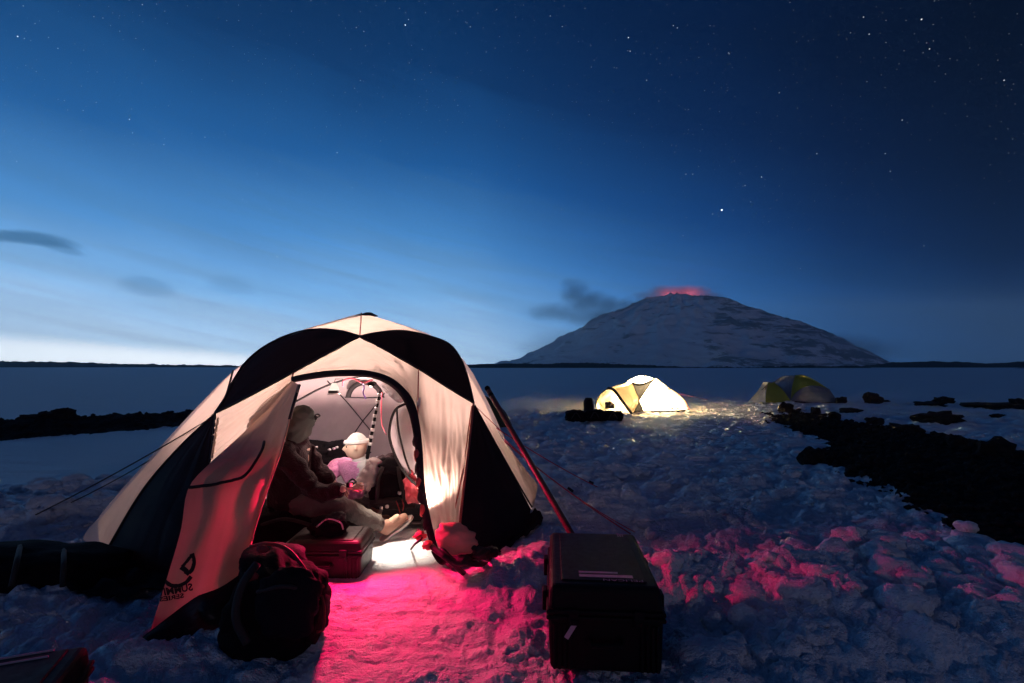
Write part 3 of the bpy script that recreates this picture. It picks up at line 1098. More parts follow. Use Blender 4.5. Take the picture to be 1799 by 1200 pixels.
# ------------------------------------------------------------------ the big dome tent
D = Dome(-1.86, 5.25, [(-0.3, 2.28), (0, 2.10), (.4, 1.87), (.75, 1.65), (1.1, 1.42), (1.4, 1.21), (1.6, 1.03), (1.75, .84), (1.86, .58), (1.95, .28), (2.02, .02)],
         1.0, 0.80, 0.95, lean=0.19, y0=2.6, y1=9)
tent = empty('dome_tent', (-1.6, 5.2, 0))
tag(tent, 'large cream and black dome tent with its front door open and lamps inside', 'tent')
AP, A_, L_, R_ = (635, 550), (632, 592), (379, 726), (831, 708)
SIL_L = [AP, (578, 566), (530, 580), (503, 591), (462, 612), (432, 638), (410, 652), (398, 665), (345, 722), (280, 793), (220, 860), (172, 917), (174, 960), (178, 985)]
SIL_R = [AP, (690, 566), (733, 582), (752, 591), (788, 605), (808, 630), (822, 655), (848, 702), (868, 745), (892, 785), (945, 852), (940, 880), (935, 893)]
TL = [A_, (595, 582), (548, 580), (503, 591), (462, 612), (432, 638), (412, 668), (396, 700), L_]
BL = [A_, (560, 630), (516, 654), (480, 674), (420, 706), L_]
TR = [A_, (660, 586), (705, 582), (752, 591), (788, 605), (808, 630), (820, 662), (827, 690), R_]
BR = [A_, (680, 617), (735, 648), (785, 680), R_]
DOOR_OUT = [(512, 664), (545, 657), (590, 652), (640, 652), (680, 662), (706, 680), (725, 705), (735, 740), (741, 790), (745, 850), (754, 905), (766, 955), (775, 978)]
DOOR_IN = [(514, 674), (545, 668.5), (590, 663.5), (640, 664), (672, 673), (696, 690), (712, 715), (721, 745), (728, 790), (732, 850), (740, 905), (752, 950), (757, 968)]

roofl = D.patch([AP, (578, 566), (530, 580), (503, 591)], [(503, 591), (503, 591.2)], [A_, (595, 582), (548, 580), (503, 591.2)], [AP, A_])
put('roof_panel', grid_mesh('roof_panel', roofl), M['cream'], tent)
roofr = D.patch([AP, (690, 566), (733, 582), (752, 591)], [(752, 591), (752, 591.2)], [A_, (660, 586), (705, 582), (752, 591.2)], [AP, A_])
put('roof_panel', grid_mesh('roof_panel', roofr), M['cream'], tent)
lens = D.patch(TL, [L_, (L_[0], L_[1] + .2)], BL[:-1] + [(L_[0], L_[1] + .2)], [A_, (A_[0], A_[1] + .2)], 16, 40)
put('black_panel', grid_mesh('black_panel', lens), M['black_cloth'], tent)
lens = D.patch(TR, [R_, (R_[0], R_[1] + .2)], BR[:-1] + [(R_[0], R_[1] + .2)], [A_, (A_[0], A_[1] + .2)], 16, 40)
put('black_panel', grid_mesh('black_panel', lens), M['black_cloth'], tent)
# cream side strips and black lower sides
P_ = D.patch([(410, 652), (396, 700), L_], [L_, (310, 792), (247, 868), (178, 985)], [(172, 917), (174, 950), (178, 985)], [(410, 652), (398, 665), (345, 722), (280, 793), (220, 860), (172, 917)], 30, 8)
put('side_panel', grid_mesh('side_panel', P_), M['cream'], tent)
P_ = D.patch([L_, (376, 733)], [(376, 733), (369, 808), (362, 900), (360, 1004)], [(178, 985), (240, 1000), (300, 1004), (360, 1004)], [L_, (310, 792), (247, 868), (178, 985)], 24, 20, 0.02)
put('black_panel', grid_mesh('black_panel', P_), M['black_cloth'], tent)
P_ = D.patch([(822, 655), (827, 690), R_], [R_, (866, 772), (903, 838), (935, 893)], [(945, 852), (941, 876), (935, 893)], [(822, 655), (848, 702), (868, 745), (892, 785), (945, 852)], 30, 8)
put('side_panel', grid_mesh('side_panel', P_), M['cream'], tent)
P_ = D.patch([R_, (833, 712)], [(833, 712), (866, 772), (903, 838), (938, 905)], [(803, 985), (850, 968), (890, 940), (938, 905)], [R_, (820, 800), (808, 900), (803, 985)], 24, 18, 0.02)
put('black_panel', grid_mesh('black_panel', P_), M['black_cloth'], tent)
# front: left, top and right cloth round the door
P_ = D.patch([L_, (420, 706), (480, 674), (516, 654)], [(516, 654), (513, 664), (513, 674)], [(370, 812), (400, 786), (440, 748), (480, 710), (513, 674)], [L_, (375, 760), (370, 812)], 60, 24)
vv_ = np.linspace(0, 1, 60)[:, None, None]
P_ = P_ + 0.012 * np.sin(vv_ * 2 * math.pi * 7) * np.sin(math.pi * vv_) * np.array([-.5, -.7, .4])
put('front_panel', grid_mesh('front_panel', P_), M['cream'], tent)
P_ = D.patch([(516, 654), (560, 630), A_, (680, 617), (735, 648)], [(735, 648), (734, 700), (735, 742)], DOOR_OUT[:8], [(516, 654), (512, 664)], 40, 90)
put('front_panel', grid_mesh('front_panel', D.crease(P_, .030, 5, 2.2, .5, 3)), M['cream'], tent)
P_ = D.patch([(735, 648), (785, 680), R_], [R_, (820, 800), (808, 900), (803, 975)], [(775, 978), (788, 978), (803, 975)], [(735, 648), (734, 700), (735, 742), (741, 790), (745, 850), (754, 905), (766, 955), (775, 978)], 90, 44, 0.015)
put('front_panel', grid_mesh('front_panel', D.crease(P_, .040, 6, 2.2, -.25, 7)), M['cream'], tent)
# rear half
SL, SR = D.cast(SIL_L), D.cast(SIL_R)
SL[0] = SR[0] = (D.cx + D.lean * 2.02, D.cy, 2.02)
zs = np.r_[2.02, 1.99, 1.95, 1.9, 1.84, np.linspace(1.78, 0.0, 26), -0.15]
REAR = D.rear(SL, SR, zs, 65)
for k in range(4):
    seg = REAR[:, k * 16:k * 16 + 17]
    put('rear_panel', grid_mesh('rear_panel', seg), M['inner'], tent)
# poles in sleeves, seams, zip band
for pl in (TL, BL, TR, BR):
    put('pole_sleeve', tube('pole_sleeve', D.line(pl, 40, 0.004), 0.013, 6), M['black_trim'], tent)
for pl in ([L_, (375, 770), (369, 812)], [L_, (310, 792), (247, 868), (178, 985)], [(833, 712), (866, 772), (903, 838), (935, 893)], [(410, 652), (396, 700), L_]):
    put('pole_sleeve', tube('pole_sleeve', D.line(pl, 28, 0.004), 0.009, 6), M['black_trim'], tent)
put('pole_sleeve', tube('pole_sleeve', D.line([R_, (822, 790), (810, 890), (803, 960)], 28, 0.006), 0.011, 6), M['red_seam'], tent)
put('pole_sleeve', tube('pole_sleeve', D.line([(384, 735), (379, 770), (373, 806)], 20, 0.006), 0.010, 6), M['cream'], tent)
for pl in ([AP, A_], [(516, 653), (513, 668)], [(735, 648), (734, 700), (733, 760), (734, 805)], [(828, 714), (812, 830), (796, 905)]):
    put('seam', tube('seam', D.line(pl, 20, 0.004), 0.006, 5), M['red_seam'], tent)
a, b = D.line(DOOR_OUT, 60, 0.012), D.line(DOOR_IN, 60, 0.012)
g_ = np.stack([a, (a + b) / 2 + np.array([0, -0.012, 0]), b, b + np.array([0.0, 0.05, 0.0])], 0)
put('door_trim', grid_mesh('door_trim', g_), M['black_trim'], tent)
for k in range(7):
    f = 0.60 + k * 0.05
    i = int(f * 59)
    p0 = b[i] + np.array([0.005, 0.01, 0])
    bm = bmesh.new()
    bmesh.ops.create_icosphere(bm, subdivisions=2, radius=1.0)
    for v in bm.verts:
        v.co *= 1 + 0.35 * float(perlin(v.co.x * 2 + k, v.co.y * 2 + v.co.z))
    bmesh.ops.scale(bm, vec=(0.022, 0.02, 0.05), verts=bm.verts)
    bmesh.ops.translate(bm, vec=p0, verts=bm.verts)
    put('zip_fold', bm_mesh('zip_fold', bm), M['red_seam'] if k % 2 else M['black_trim'], tent)
# apex cap
ap3 = np.array([D.cx + D.lean * 2.02, D.cy, 2.02])
bm = bmesh.new()
bmesh.ops.create_cone(bm, cap_ends=True, segments=12, radius1=0.10, radius2=0.03, depth=0.035)
bmesh.ops.translate(bm, vec=ap3 + np.array([0, 0, 0.012]), verts=bm.verts)
put('apex_cap', bm_mesh('apex_cap', bm), M['black_trim'], tent)


# open door leaf, pegged out to the left and towards the camera
def on(u, v, dep):
    return at(u, v, dep)


FL_T = [D.cast([(513, 669)])[0], on(525, 676, 3.72)]
dT = FL_T[0][1]
fl_left = [FL_T[0], on(440, 748, dT - .12), on(371, 812, 3.36), on(331, 858, 3.2), on(318, 930, 3.12), on(295, 1010, 3.02), on(264, 1108, 2.93)]
fl_right = [FL_T[1], on(508, 740, 3.62), on(493, 795, 3.5), on(470, 860, 3.35), on(452, 915, 3.24), on(440, 958, 3.15)]
fl_bot = [fl_left[-1], on(300, 1082, 2.94), on(350, 1045, 2.98), on(400, 1022, 3.05), on(430, 1000, 3.1), fl_right[-1]]
FLAP = coons(FL_T, fl_right, fl_bot, fl_left, 44, 24)
uu, vv = np.meshgrid(np.linspace(0, 1, 24), np.linspace(0, 1, 44))
wv_ = 0.045 * np.sin(uu * 9 + vv * 3.0) * np.sin(math.pi * uu) * np.minimum(1, vv * 2) + 0.03 * perlin(uu * 3, vv * 4, 5) * np.sin(math.pi * uu)
wv_ = wv_ + 0.05 * (np.abs(perlin(uu * 3.5 + 1.2 * vv + .4 * perlin(uu * 3, vv * 5, 2), vv * 1.8 - uu, 44)) - .25) * np.sin(math.pi * uu)
FLAP = FLAP + wv_[..., None] * np.array([0.25, -1.0, 0.0])
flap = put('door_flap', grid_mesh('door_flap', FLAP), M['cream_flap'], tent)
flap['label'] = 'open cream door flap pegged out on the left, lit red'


block_a = D.line([(371, 812), (364, 900), (360, 1004)], 14, 0.0)  # added cloth hidden behind the flap, keeps red light off the left snow
block_b = spline([fl_left[2], fl_left[3], fl_left[4], fl_left[5], fl_left[6]], 14)
put('light_block_cloth', grid_mesh('light_block_cloth', np.stack([block_a * (1 - t) + block_b * t + np.array([.05 * math.sin(math.pi * t), 0, 0]) for t in np.linspace(0, 1, 8)], 1)), M['black_cloth'], tent)


def flap_pt(u, v, lift=0.006):
    i = np.clip(v, 0, 1) * 43
    j = np.clip(u, 0, 1) * 23
    i0, j0 = int(min(42, math.floor(i))), int(min(22, math.floor(j)))
    fi, fj = i - i0, j - j0
    p = (FLAP[i0, j0] * (1 - fi) * (1 - fj) + FLAP[i0 + 1, j0] * fi * (1 - fj) + FLAP[i0, j0 + 1] * (1 - fi) * fj + FLAP[i0 + 1, j0 + 1] * fi * fj)
    e1 = FLAP[i0, j0 + 1] - FLAP[i0, j0]
    e2 = FLAP[i0 + 1, j0] - FLAP[i0, j0]
    n = np.cross(e2, e1)
    n /= np.linalg.norm(n) + 1e-9
    if n @ (CAM - p) < 0:
        n = -n
    return p + n * lift


def proj(P):
    d = np.asarray(P) - CAM
    return 899.5 + F * (d @ RGT) / (d @ FWD), 600 - F * (d @ UPV) / (d @ FWD)


FPX = np.stack(proj(FLAP.reshape(-1, 3)), -1).reshape(44, 24, 2)


def flap_uv(u, v):
    """nearest cloth coordinates of the print spot"""
    best = np.argmin(((FPX - np.array([u, v])) ** 2).sum(-1))
    i0, j0 = divmod(int(best), 24)
    i0, j0 = min(max(i0, 0), 42), min(max(j0, 0), 22)
    a_ = FPX[i0, j0]
    M2 = np.stack([FPX[i0, j0 + 1] - a_, FPX[i0 + 1, j0] - a_], 1)
    s_ = np.linalg.solve(M2, np.array([u, v]) - a_)
    return (j0 + s_[0]) / 23, (i0 + s_[1]) / 43


def print_poly(name, loops, mat, root):
    """flat print: 2-D loops of (pixel) points laid on the door cloth"""
    verts, faces = [], []
    for lp in loops:
        k = len(verts)
        for q in lp:
            verts.append(flap_pt(*flap_uv(*q)))
        faces.append(tuple(range(k, k + len(lp))))
    return put(name, mesh_from(name, verts, faces), mat, root, smooth=False)


def stroke(pts, wd, n=14):
    p = spline(pts, n)
    t = np.gradient(p, axis=0)
    t /= np.linalg.norm(t, axis=1, keepdims=True)
    nn = np.stack([-t[:, 1], t[:, 0]], 1) * wd / 2
    quads = []
    for i in range(n - 1):
        quads.append([p[i] + nn[i], p[i + 1] + nn[i + 1], p[i + 1] - nn[i + 1], p[i] - nn[i]])
    return quads


def text2d(body, size, bold=0.0):
    cu = bpy.data.curves.new('lettering', 'FONT')
    cu.body = body
    cu.size = size
    cu.offset = bold
    cu.align_x = 'CENTER'
    cu.align_y = 'CENTER'
    cu.resolution_u = 2
    o = bpy.data.objects.new('lettering', cu)
    COL.objects.link(o)
    dg = bpy.context.evaluated_depsgraph_get()
    me = bpy.data.meshes.new_from_object(o.evaluated_get(dg))
    bpy.data.objects.remove(o)
    v = [tuple(x.co) for x in me.vertices]
    f = [tuple(p.vertices) for p in me.polygons]
    bpy.data.meshes.remove(me)
    bpy.data.curves.remove(cu)
    return v, f


def lettering(name, body, size, fn, mat, root, bold=0.0):
    v, f = text2d(body, size, bold)
    return put(name, mesh_from(name, [fn(x[0], x[1]) for x in v], f), mat, root, smooth=False)


print_poly('logo', stroke([(287, 1016), (298, 1027), (312, 1029), (328, 1023), (337, 1013)], 7) + stroke([(337, 972), (342, 986), (339, 1000), (333, 1007)], 7)
           + stroke([(318, 996), (326, 1002), (334, 1009)], 9) + stroke([(337, 974), (329, 985), (320, 996)], 5), M['print_black'], flap)
dirx = np.array([0.985, -0.17])


def mirror_txt(cx, cy, sx, sy, rot):
    ca, sa = math.cos(rot), math.sin(rot)
    return lambda x, y: flap_pt(*flap_uv(cx + (-x * sx) * ca - (-y * sy) * sa, cy + (-x * sx) * sa + (-y * sy) * ca), 0.007)


lettering('lettering', 'SUMMIT', 1.0, mirror_txt(309, 1037, 17.5, 17.5, -0.17), M['print_black'], flap, .035)
lettering('lettering', 'SERIES', 1.0, mirror_txt(303, 1050, 16, 11, -0.16), M['print_black'], flap, .03)
# zip line across the leaf and hem
put('zip', tube('zip', [flap_pt(*flap_uv(u, v), 0.012) for u, v in spline([(333, 857), (372, 852), (410, 845), (430, 838), (448, 815), (462, 792), (466, 778)], 30)], 0.010, 5), M['black_trim'], flap)
put('hem', tube('hem', [FLAP[i, 23] for i in range(0, 44, 2)], 0.006, 5), M['cream_flap'], flap)
put('hem', tube('hem', [FLAP[0, 23] + np.array([0.0, 0.01, 0.0]), FLAP[6, 23], FLAP[10, 23]], 0.012, 5), M['black_trim'], flap)
# black snow skirt along the bottom of the leaf, crumpled
sk_top = FLAP[-1]
sk_bot = spline([gnd(258, 1132, .02), gnd(300, 1128, .03), gnd(345, 1118, .04), gnd(395, 1105, .05), gnd(435, 1092, .05), gnd(515, 1085, .05)], 24)  # right end runs on behind the backpack, added to block red light
sk = np.stack([sk_top * (1 - t) + sk_bot * t + np.array([0, -1, 0.25])[None] * (0.10 * math.sin(math.pi * t) * (0.7 + 0.5 * np.sin(np.linspace(0, 14, 24))))[:, None] for t in np.linspace(0, 1, 10)], 0)
put('snow_skirt', grid_mesh('snow_skirt', sk), M['black_cloth'], tent)
# skirt along the left base and the front right base
b0 = D.line([(178, 985), (240, 1000), (300, 1004), (352, 1004)], 30)
def skirt(b0, dx, dy, amp, seed):
    rows = []
    for t in np.linspace(0, 1, 10):
        p = b0 + np.array([dx, dy, 0]) * t
        zz = np.array([gz(q[0], q[1]) for q in p]) + 0.02 + amp * np.abs(perlin(np.linspace(0, 4, len(p)), np.full(len(p), t * 2), seed)) * (0.4 + 0.6 * math.sin(math.pi * t))
        p[:, 2] = np.maximum(zz, 0.03) * min(1, t * 4) + p[:, 2] * (1 - min(1, t * 4))
        rows.append(p)
    return np.array(rows)
put('snow_skirt', grid_mesh('snow_skirt', skirt(b0, -0.28, -0.34, 0.14, 3)), M['black_cloth'], tent)
b1 = D.line([(790, 976), (830, 968), (870, 950), (935, 900)], 30)
put('snow_skirt', grid_mesh('snow_skirt', skirt(b1, 0.10, -0.14, 0.05, 6)), M['black_cloth'], tent)
b2 = D.line([(757, 968), (775, 975), (803, 972)], 20)
put('snow_skirt', grid_mesh('snow_skirt', skirt(b2, 0.18, -0.18, 0.10, 8)), M['black_cloth'], tent)
# rolled cloth bulging at the foot of the right jamb
bm = bmesh.new()
bmesh.ops.create_icosphere(bm, subdivisions=4, radius=1.0)
for v in bm.verts:
    c = v.co.copy()
    v.co *= 1 + 0.14 * float(perlin(c.x * 2.1 + 3, c.z * 2.6 + c.y)) + 0.06 * float(perlin(c.x * 5, c.z * 6))
bmesh.ops.scale(bm, vec=(0.150, 0.08, 0.105), verts=bm.verts)
bmesh.ops.rotate(bm, cent=(0, 0, 0), matrix=Matrix.Rotation(0.35, 3, 'Y'), verts=bm.verts)
bmesh.ops.translate(bm, vec=at(801, 947, 3.62), verts=bm.verts)
put('rolled_cloth', bm_mesh('rolled_cloth', bm), M['cream_flap'], tent)
for pl in ([at(752, 955, 3.62), at(768, 968, 3.55), at(790, 985, 3.5), gnd(815, 1008, .03)],
           [at(775, 965, 3.58), at(800, 988, 3.5), at(828, 990, 3.52), gnd(862, 992, .05)],
           [at(735, 930, 3.75), at(742, 945, 3.66), at(730, 955, 3.62), gnd(722, 965, 0.02)],
           [at(830, 960, 3.6), at(845, 975, 3.55), gnd(868, 985, 0.04)]):
    put('webbing_strap', tube('webbing_strap', pl, 0.008 if pl[0][0] < -.66 else 0.020, 6, n=20), M['black_trim'], tent)
for (u, v, dd, s_) in ((738, 942, 3.68, .045), (752, 958, 3.6, .04), (846, 972, 3.56, .06), (815, 985, 3.52, .05), (862, 970, 3.6, .055)):
    bm = bmesh.new()
    bmesh.ops.create_icosphere(bm, subdivisions=3, radius=1.0)
    for vt in bm.verts:
        c = vt.co.copy()
        vt.co *= 1 + 0.4 * float(perlin(c.x * 2 + u, c.z * 2 + c.y * 1.7))
    bmesh.ops.scale(bm, vec=(s_, s_ * .8, s_ * .7), verts=bm.verts)
    bmesh.ops.translate(bm, vec=at(u, v, dd), verts=bm.verts)
    put('cloth_fold', bm_mesh('cloth_fold', bm), M['black_trim'] if u > 760 else M['red_seam'], tent)
# guy lines
def guy(p, q, sag=0.02, r=0.006, mat='cord', root=tent):
    t = np.linspace(0, 1, 14)[:, None]
    pts = np.asarray(p) * (1 - t) + np.asarray(q) * t
    pts[:, 2] -= sag * 4 * (t * (1 - t))[:, 0]
    return put('guy_line', tube('guy_line', pts, r, 5), M[mat], root)


def slider(p, q, f):
    p, q = np.asarray(p), np.asarray(q)
    c = p * (1 - f) + q * f
    bm = bmesh.new()
    d_ = Vector((q - p)).normalized()
    bmesh.ops.create_cube(bm, size=1)
    bmesh.ops.scale(bm, vec=(0.02, 0.02, 0.06), verts=bm.verts)
    bmesh.ops.rotate(bm, cent=(0, 0, 0), matrix=d_.to_track_quat('Z', 'Y').to_matrix(), verts=bm.verts)
    bmesh.ops.translate(bm, vec=c, verts=bm.verts)
    put('cord_slider', bm_mesh('cord_slider', bm), M['black_trim'], tent, False)


p0 = D.cast([(833, 712)])[0]
p1 = D.cast([(886, 775)])[0]
q1, q2 = gnd(1108, 938, 0.0), gnd(1075, 868, .05)
guy(p1, q1, .03, .007)
guy(p1 + np.array([0, 0, .02]), q1 + np.array([.05, .05, 0]), .06, .005)
guy(D.cast([(872, 752)])[0], q2, .03, .006)
slider(p1, q1, .55)
slider(D.cast([(872, 752)])[0], q2, .8)
guy(D.cast([(378, 730)])[0], gnd(20, 925, .05), .03, .006, 'black_trim')
guy(D.cast([(370, 740)])[0], gnd(75, 905, .05), .05, .005, 'black_trim')
guy(p0, D.cast([(880, 765)])[0] + np.array([.05, 0, 0]), .0, .004, 'red_seam')


# ------------------------------------------------------------------ inside the tent
def blob(name, c, s_, mat, root=None, e=2.6, amp=0.12, ns=2.2, seed=0, rot=(0, 0, 0), sub=4, sag=0.0):
    """soft packed shape: superellipsoid with folds"""
    bm = bmesh.new()
    bmesh.ops.create_icosphere(bm, subdivisions=sub, radius=1.0)
    for v in bm.verts:
        p = v.co
        k = (abs(p.x) ** e + abs(p.y) ** e + abs(p.z) ** e) ** (-1 / e)
        n = float(perlin(p.x * ns + seed, p.z * ns + p.y * 1.3 + seed * .7, seed)) + 0.5 * float(perlin(p.x * ns * 2.3 + p.y * 2, p.z * ns * 2.3 + seed, seed + 5))
        v.co = p * k * (1 + amp * n)
        if sag and v.co.z < 0:
            v.co.x *= 1 + sag * (-v.co.z)
            v.co.y *= 1 + sag * (-v.co.z)
    bmesh.ops.scale(bm, vec=s_, verts=bm.verts)
    from mathutils import Euler
    bmesh.ops.rotate(bm, cent=(0, 0, 0), matrix=Euler(rot).to_matrix(), verts=bm.verts)
    bmesh.ops.translate(bm, vec=tuple(float(q) for q in c), verts=bm.verts)
    return put(name, bm_mesh(name, bm), mat, root)


def thing(name, c, label, cat, group=None):
    return tag(empty(name, c), label, cat, group)


# back wall seams, arch pole, vent ring
for pl in ([(575, 668), (610, 706), (640, 742), (655, 760)], [(676, 690), (655, 718), (637, 740), (618, 768)], [(606, 697), (640, 698), (676, 697)]):
    put('seam', tube('seam', D.line(pl, 20, -0.012, True), 0.007, 5), M['mesh_grey'], tent)
put('arch_pole', tube('arch_pole', [at(500, 716, 4.9), at(530, 700, 5.0), at(560, 684, 5.1), at(590, 672, 5.2), at(625, 664, 5.2), at(660, 664, 5.2)], 0.011, 6, n=30), M['black_trim'], tent)
vr = [at(641 + 29 * math.cos(a_), 700 - 28 * math.sin(a_), 6.3) for a_ in np.linspace(0.05, math.pi - 0.05, 24)]
put('vent_ring', tube('vent_ring', vr, 0.032, 8), M['black_trim'], tent)
tr_ = put('tie_cords', tube('tie_cords', [at(602, 678, 5.2), at(604, 668, 5.1), at(620, 665, 5.1), at(637, 672, 5.1), at(650, 668, 5.1), at(655, 668, 5.1)], 0.008, 6, n=30), M['cord'], tent)
put('tie_cords', tube('tie_cords', [at(636, 672, 5.1), at(640, 680, 5.1), at(638, 690, 5.1), at(643, 701, 5.1)], 0.007, 6, n=16), M['cord_purple'], tent)
put('tie_cords', tube('tie_cords', [at(671, 690, 5.2), at(670, 720, 5.2), at(671, 745, 5.2), at(679, 764, 5.2)], 0.005, 5, n=16), M['cord'], tent)
cp_out = [at(735, 701, 4.45), at(716, 708, 4.55), at(697, 718, 4.6), at(688, 738, 4.6), at(685, 765, 4.6), at(692, 792, 4.6), at(704, 818, 4.55), at(722, 842, 4.45), at(742, 858, 4.35)]
cur_r = [at(738, 698, 4.4), at(745, 760, 4.3), at(748, 820, 4.3), at(748, 862, 4.3)]
g_ = np.stack([spline(cp_out, 40) * (1 - t) + spline(cur_r, 40) * t + np.array([0, .05 * math.sin(t * 7), 0]) for t in np.linspace(0, 1, 12)], 1)
put('inner_door', grid_mesh('inner_door', g_), M['curtain'], tent)
put('zip', tube('zip', np.array(cp_out) + np.array([0, -.02, 0]), 0.012, 6, n=40), M['black_trim'], tent)
put('zip', tube('zip', [at(697, 716, 4.5), at(698, 735, 4.5), at(701, 760, 4.5), at(707, 785, 4.5), at(712, 805, 4.45), at(722, 832, 4.4)], 0.009, 6, n=30), M['black_trim'], tent)
# crinkled pale cloth by the door head
n_, m_ = 26, 12
g_ = coons([at(668, 675, 4.7), at(690, 678, 4.6), at(708, 690, 4.5)], [at(708, 690, 4.5), at(718, 702, 4.45)], [at(672, 684, 4.7), at(688, 700, 4.65), at(702, 708, 4.5), at(718, 702, 4.45)], [at(668, 675, 4.7), at(672, 684, 4.7)], m_, n_)
g_ = g_ + (0.035 * perlin(*np.meshgrid(np.linspace(0, 9, n_), np.linspace(0, 5, m_)), 3))[..., None] * np.array([0, -1, .4])
tag(put('crumpled_cloth', grid_mesh('crumpled_cloth', g_), M['curtain'], None), 'crumpled white foil cloth hung under the door arch of the big tent', 'cloth')

# hanging lantern
lc = at(587, 684, 4.95)
lan = thing('lantern', lc, 'small bell shaped lantern with a black band hanging from the tent roof', 'lantern')
bm = bmesh.new()
bmesh.ops.create_cone(bm, cap_ends=True, segments=20, radius1=0.05, radius2=0.022, depth=0.07)
bmesh.ops.translate(bm, vec=lc + np.array([0, 0, 0.025]), verts=bm.verts)
put('lamp_shade', bm_mesh('lamp_shade', bm), emit('lantern_glow', (1.0, 0.86, 0.74), 1.1), lan)
bm = bmesh.new()
bmesh.ops.create_cone(bm, cap_ends=True, segments=20, radius1=0.056, radius2=0.052, depth=0.022)
bmesh.ops.translate(bm, vec=lc + np.array([0, 0, -0.022]), verts=bm.verts)
put('band', bm_mesh('band', bm), M['black_trim'], lan)
bm = bmesh.new()
bmesh.ops.create_cone(bm, cap_ends=True, segments=20, radius1=0.062, radius2=0.054, depth=0.014)
bmesh.ops.translate(bm, vec=lc + np.array([0, 0, -0.041]), verts=bm.verts)
put('base', bm_mesh('base', bm), M['white_plastic'], lan)
put('hanger', tube('hanger', [lc + np.array([0, 0, .06]), lc + np.array([.01, 0, .1]), at(603, 666, 5.0)], 0.004, 5), M['black_trim'], lan)

# banded pole leaning inside
pa, pb_ = at(667, 688, 5.0), at(647, 795, 4.95)
pole = thing('trekking_pole', pb_, 'slim black and silver banded pole standing inside the big tent', 'pole')
put('shaft', tube('shaft', [pa, pb_ + (pb_ - pa) * .35], [0.013, 0.019], 8), M['dark_plastic'], pole)
for k in range(8):
    f = 0.03 + k * 0.115
    c0, c1 = pa * (1 - f) + pb_ * f, pa * (1 - f - .05) + pb_ * (f + .05)
    put('band', tube('band', [c0, c1], 0.0175 + .0006 * k, 8), M['alloy'] if k % 2 == 0 else M['white_plastic'], pole)


# hard shell cases
def hard_case(org, w, d, h, yaw, label, name='hard_case', mat='dark_plastic', lid=0.32, ribs=4, front_latch=True, side_latch=False, handle=True):
    root = thing(name, org, label, 'case')
    mt = Matrix.Translation(Vector([float(x) for x in org])) @ Matrix.Rotation(yaw, 4, 'Z')
    hb, hl = h * (1 - lid), h * lid
    bm = bmesh.new()
    vs = add_box(bm, (0, 0, hb / 2), (w * .97, d * .97, hb), 0.025, None, 3)
    for v in bm.verts:
        k = 0.965 + 0.035 * (v.co.z / hb)
        v.co.x *= k
        v.co.y *= k
    bmesh.ops.transform(bm, matrix=mt, verts=bm.verts)
    put('base_shell', bm_mesh('base_shell', bm), M[mat], root, False)
    bm = bmesh.new()
    add_box(bm, (0, 0, hb + hl / 2 + .004), (w * .97, d * .97, hl), 0.028, None, 3)
    for v in bm.verts:
        k = 1 - 0.035 * ((v.co.z - hb) / hl)
        v.co.x *= k
        v.co.y *= k
    bmesh.ops.transform(bm, matrix=mt, verts=bm.verts)
    lid_o = put('lid', bm_mesh('lid', bm), M[mat], root, False)
    box_part('rim', (0, 0, hb - .012), (w, d, 0.022), 0.008, mt, M[mat], root)
    box_part('rim', (0, 0, hb + .016), (w, d, 0.022), 0.008, mt, M[mat], root)
    # raised lid panel
    bm = bmesh.new()
    add_box(bm, (0, 0, h + .004), (w * .74, d * .8, 0.012), 0.005, mt)
    put('lid_panel', bm_mesh('lid_panel', bm), M[mat], lid_o, False)
    for k in range(ribs):
        for sx in (-1, 1):
            x = sx * w * (0.30 + 0.045 * (k // 2) + .09 * (k % 2) * 1)
            for sy in (-1, 1):
                box_part('rib', (min(max(x, -w * .43), w * .43), sy * (d * .484), hb * .46), (0.016, 0.014, hb * .8), 0.004, mt, M[mat], root, 1)
    if front_latch:
        for sx in (-1, 1):
            lt = box_part('latch', (sx * w * .27, -d / 2 - .008, hb), (0.05, 0.018, 0.075), 0.005, mt, M[mat], root)
            bm = bmesh.new()
            add_box(bm, (sx * w * .27, -d / 2 - .02, hb - .02), (0.032, 0.01, 0.022), 0.003, mt)
            put('latch_tab', bm_mesh('latch_tab', bm), M[mat], lt, False)
    if side_latch:
        for sy in (-.28, .22):
            for sx in (-1, 1):
                lt = box_part('latch', (sx * (w / 2 + .010), sy * d, hb), (0.024, 0.075, 0.10), 0.006, mt, M[mat], root)
    if handle:
        hp = [(-.07, -d / 2, hb * .62), (-.07, -d / 2 - .035, hb * .58), (.07, -d / 2 - .035, hb * .58), (.07, -d / 2, hb * .62)]
        put('handle', tube('handle', [np.array(mt @ Vector(p)) for p in hp], 0.012, 6), M[mat], root)
    return root, mt, lid_o


cs, mt, lid_o = hard_case((.488, 2.97, gz(.49, 2.97) * .3), .575, .88, .405, R(-4.5), 'big black hard case standing on the snow in front of the leaning shaft', side_latch=True)


def on_case(mt, h):
    return lambda x, y: np.array(mt @ Vector((x, y, h)))


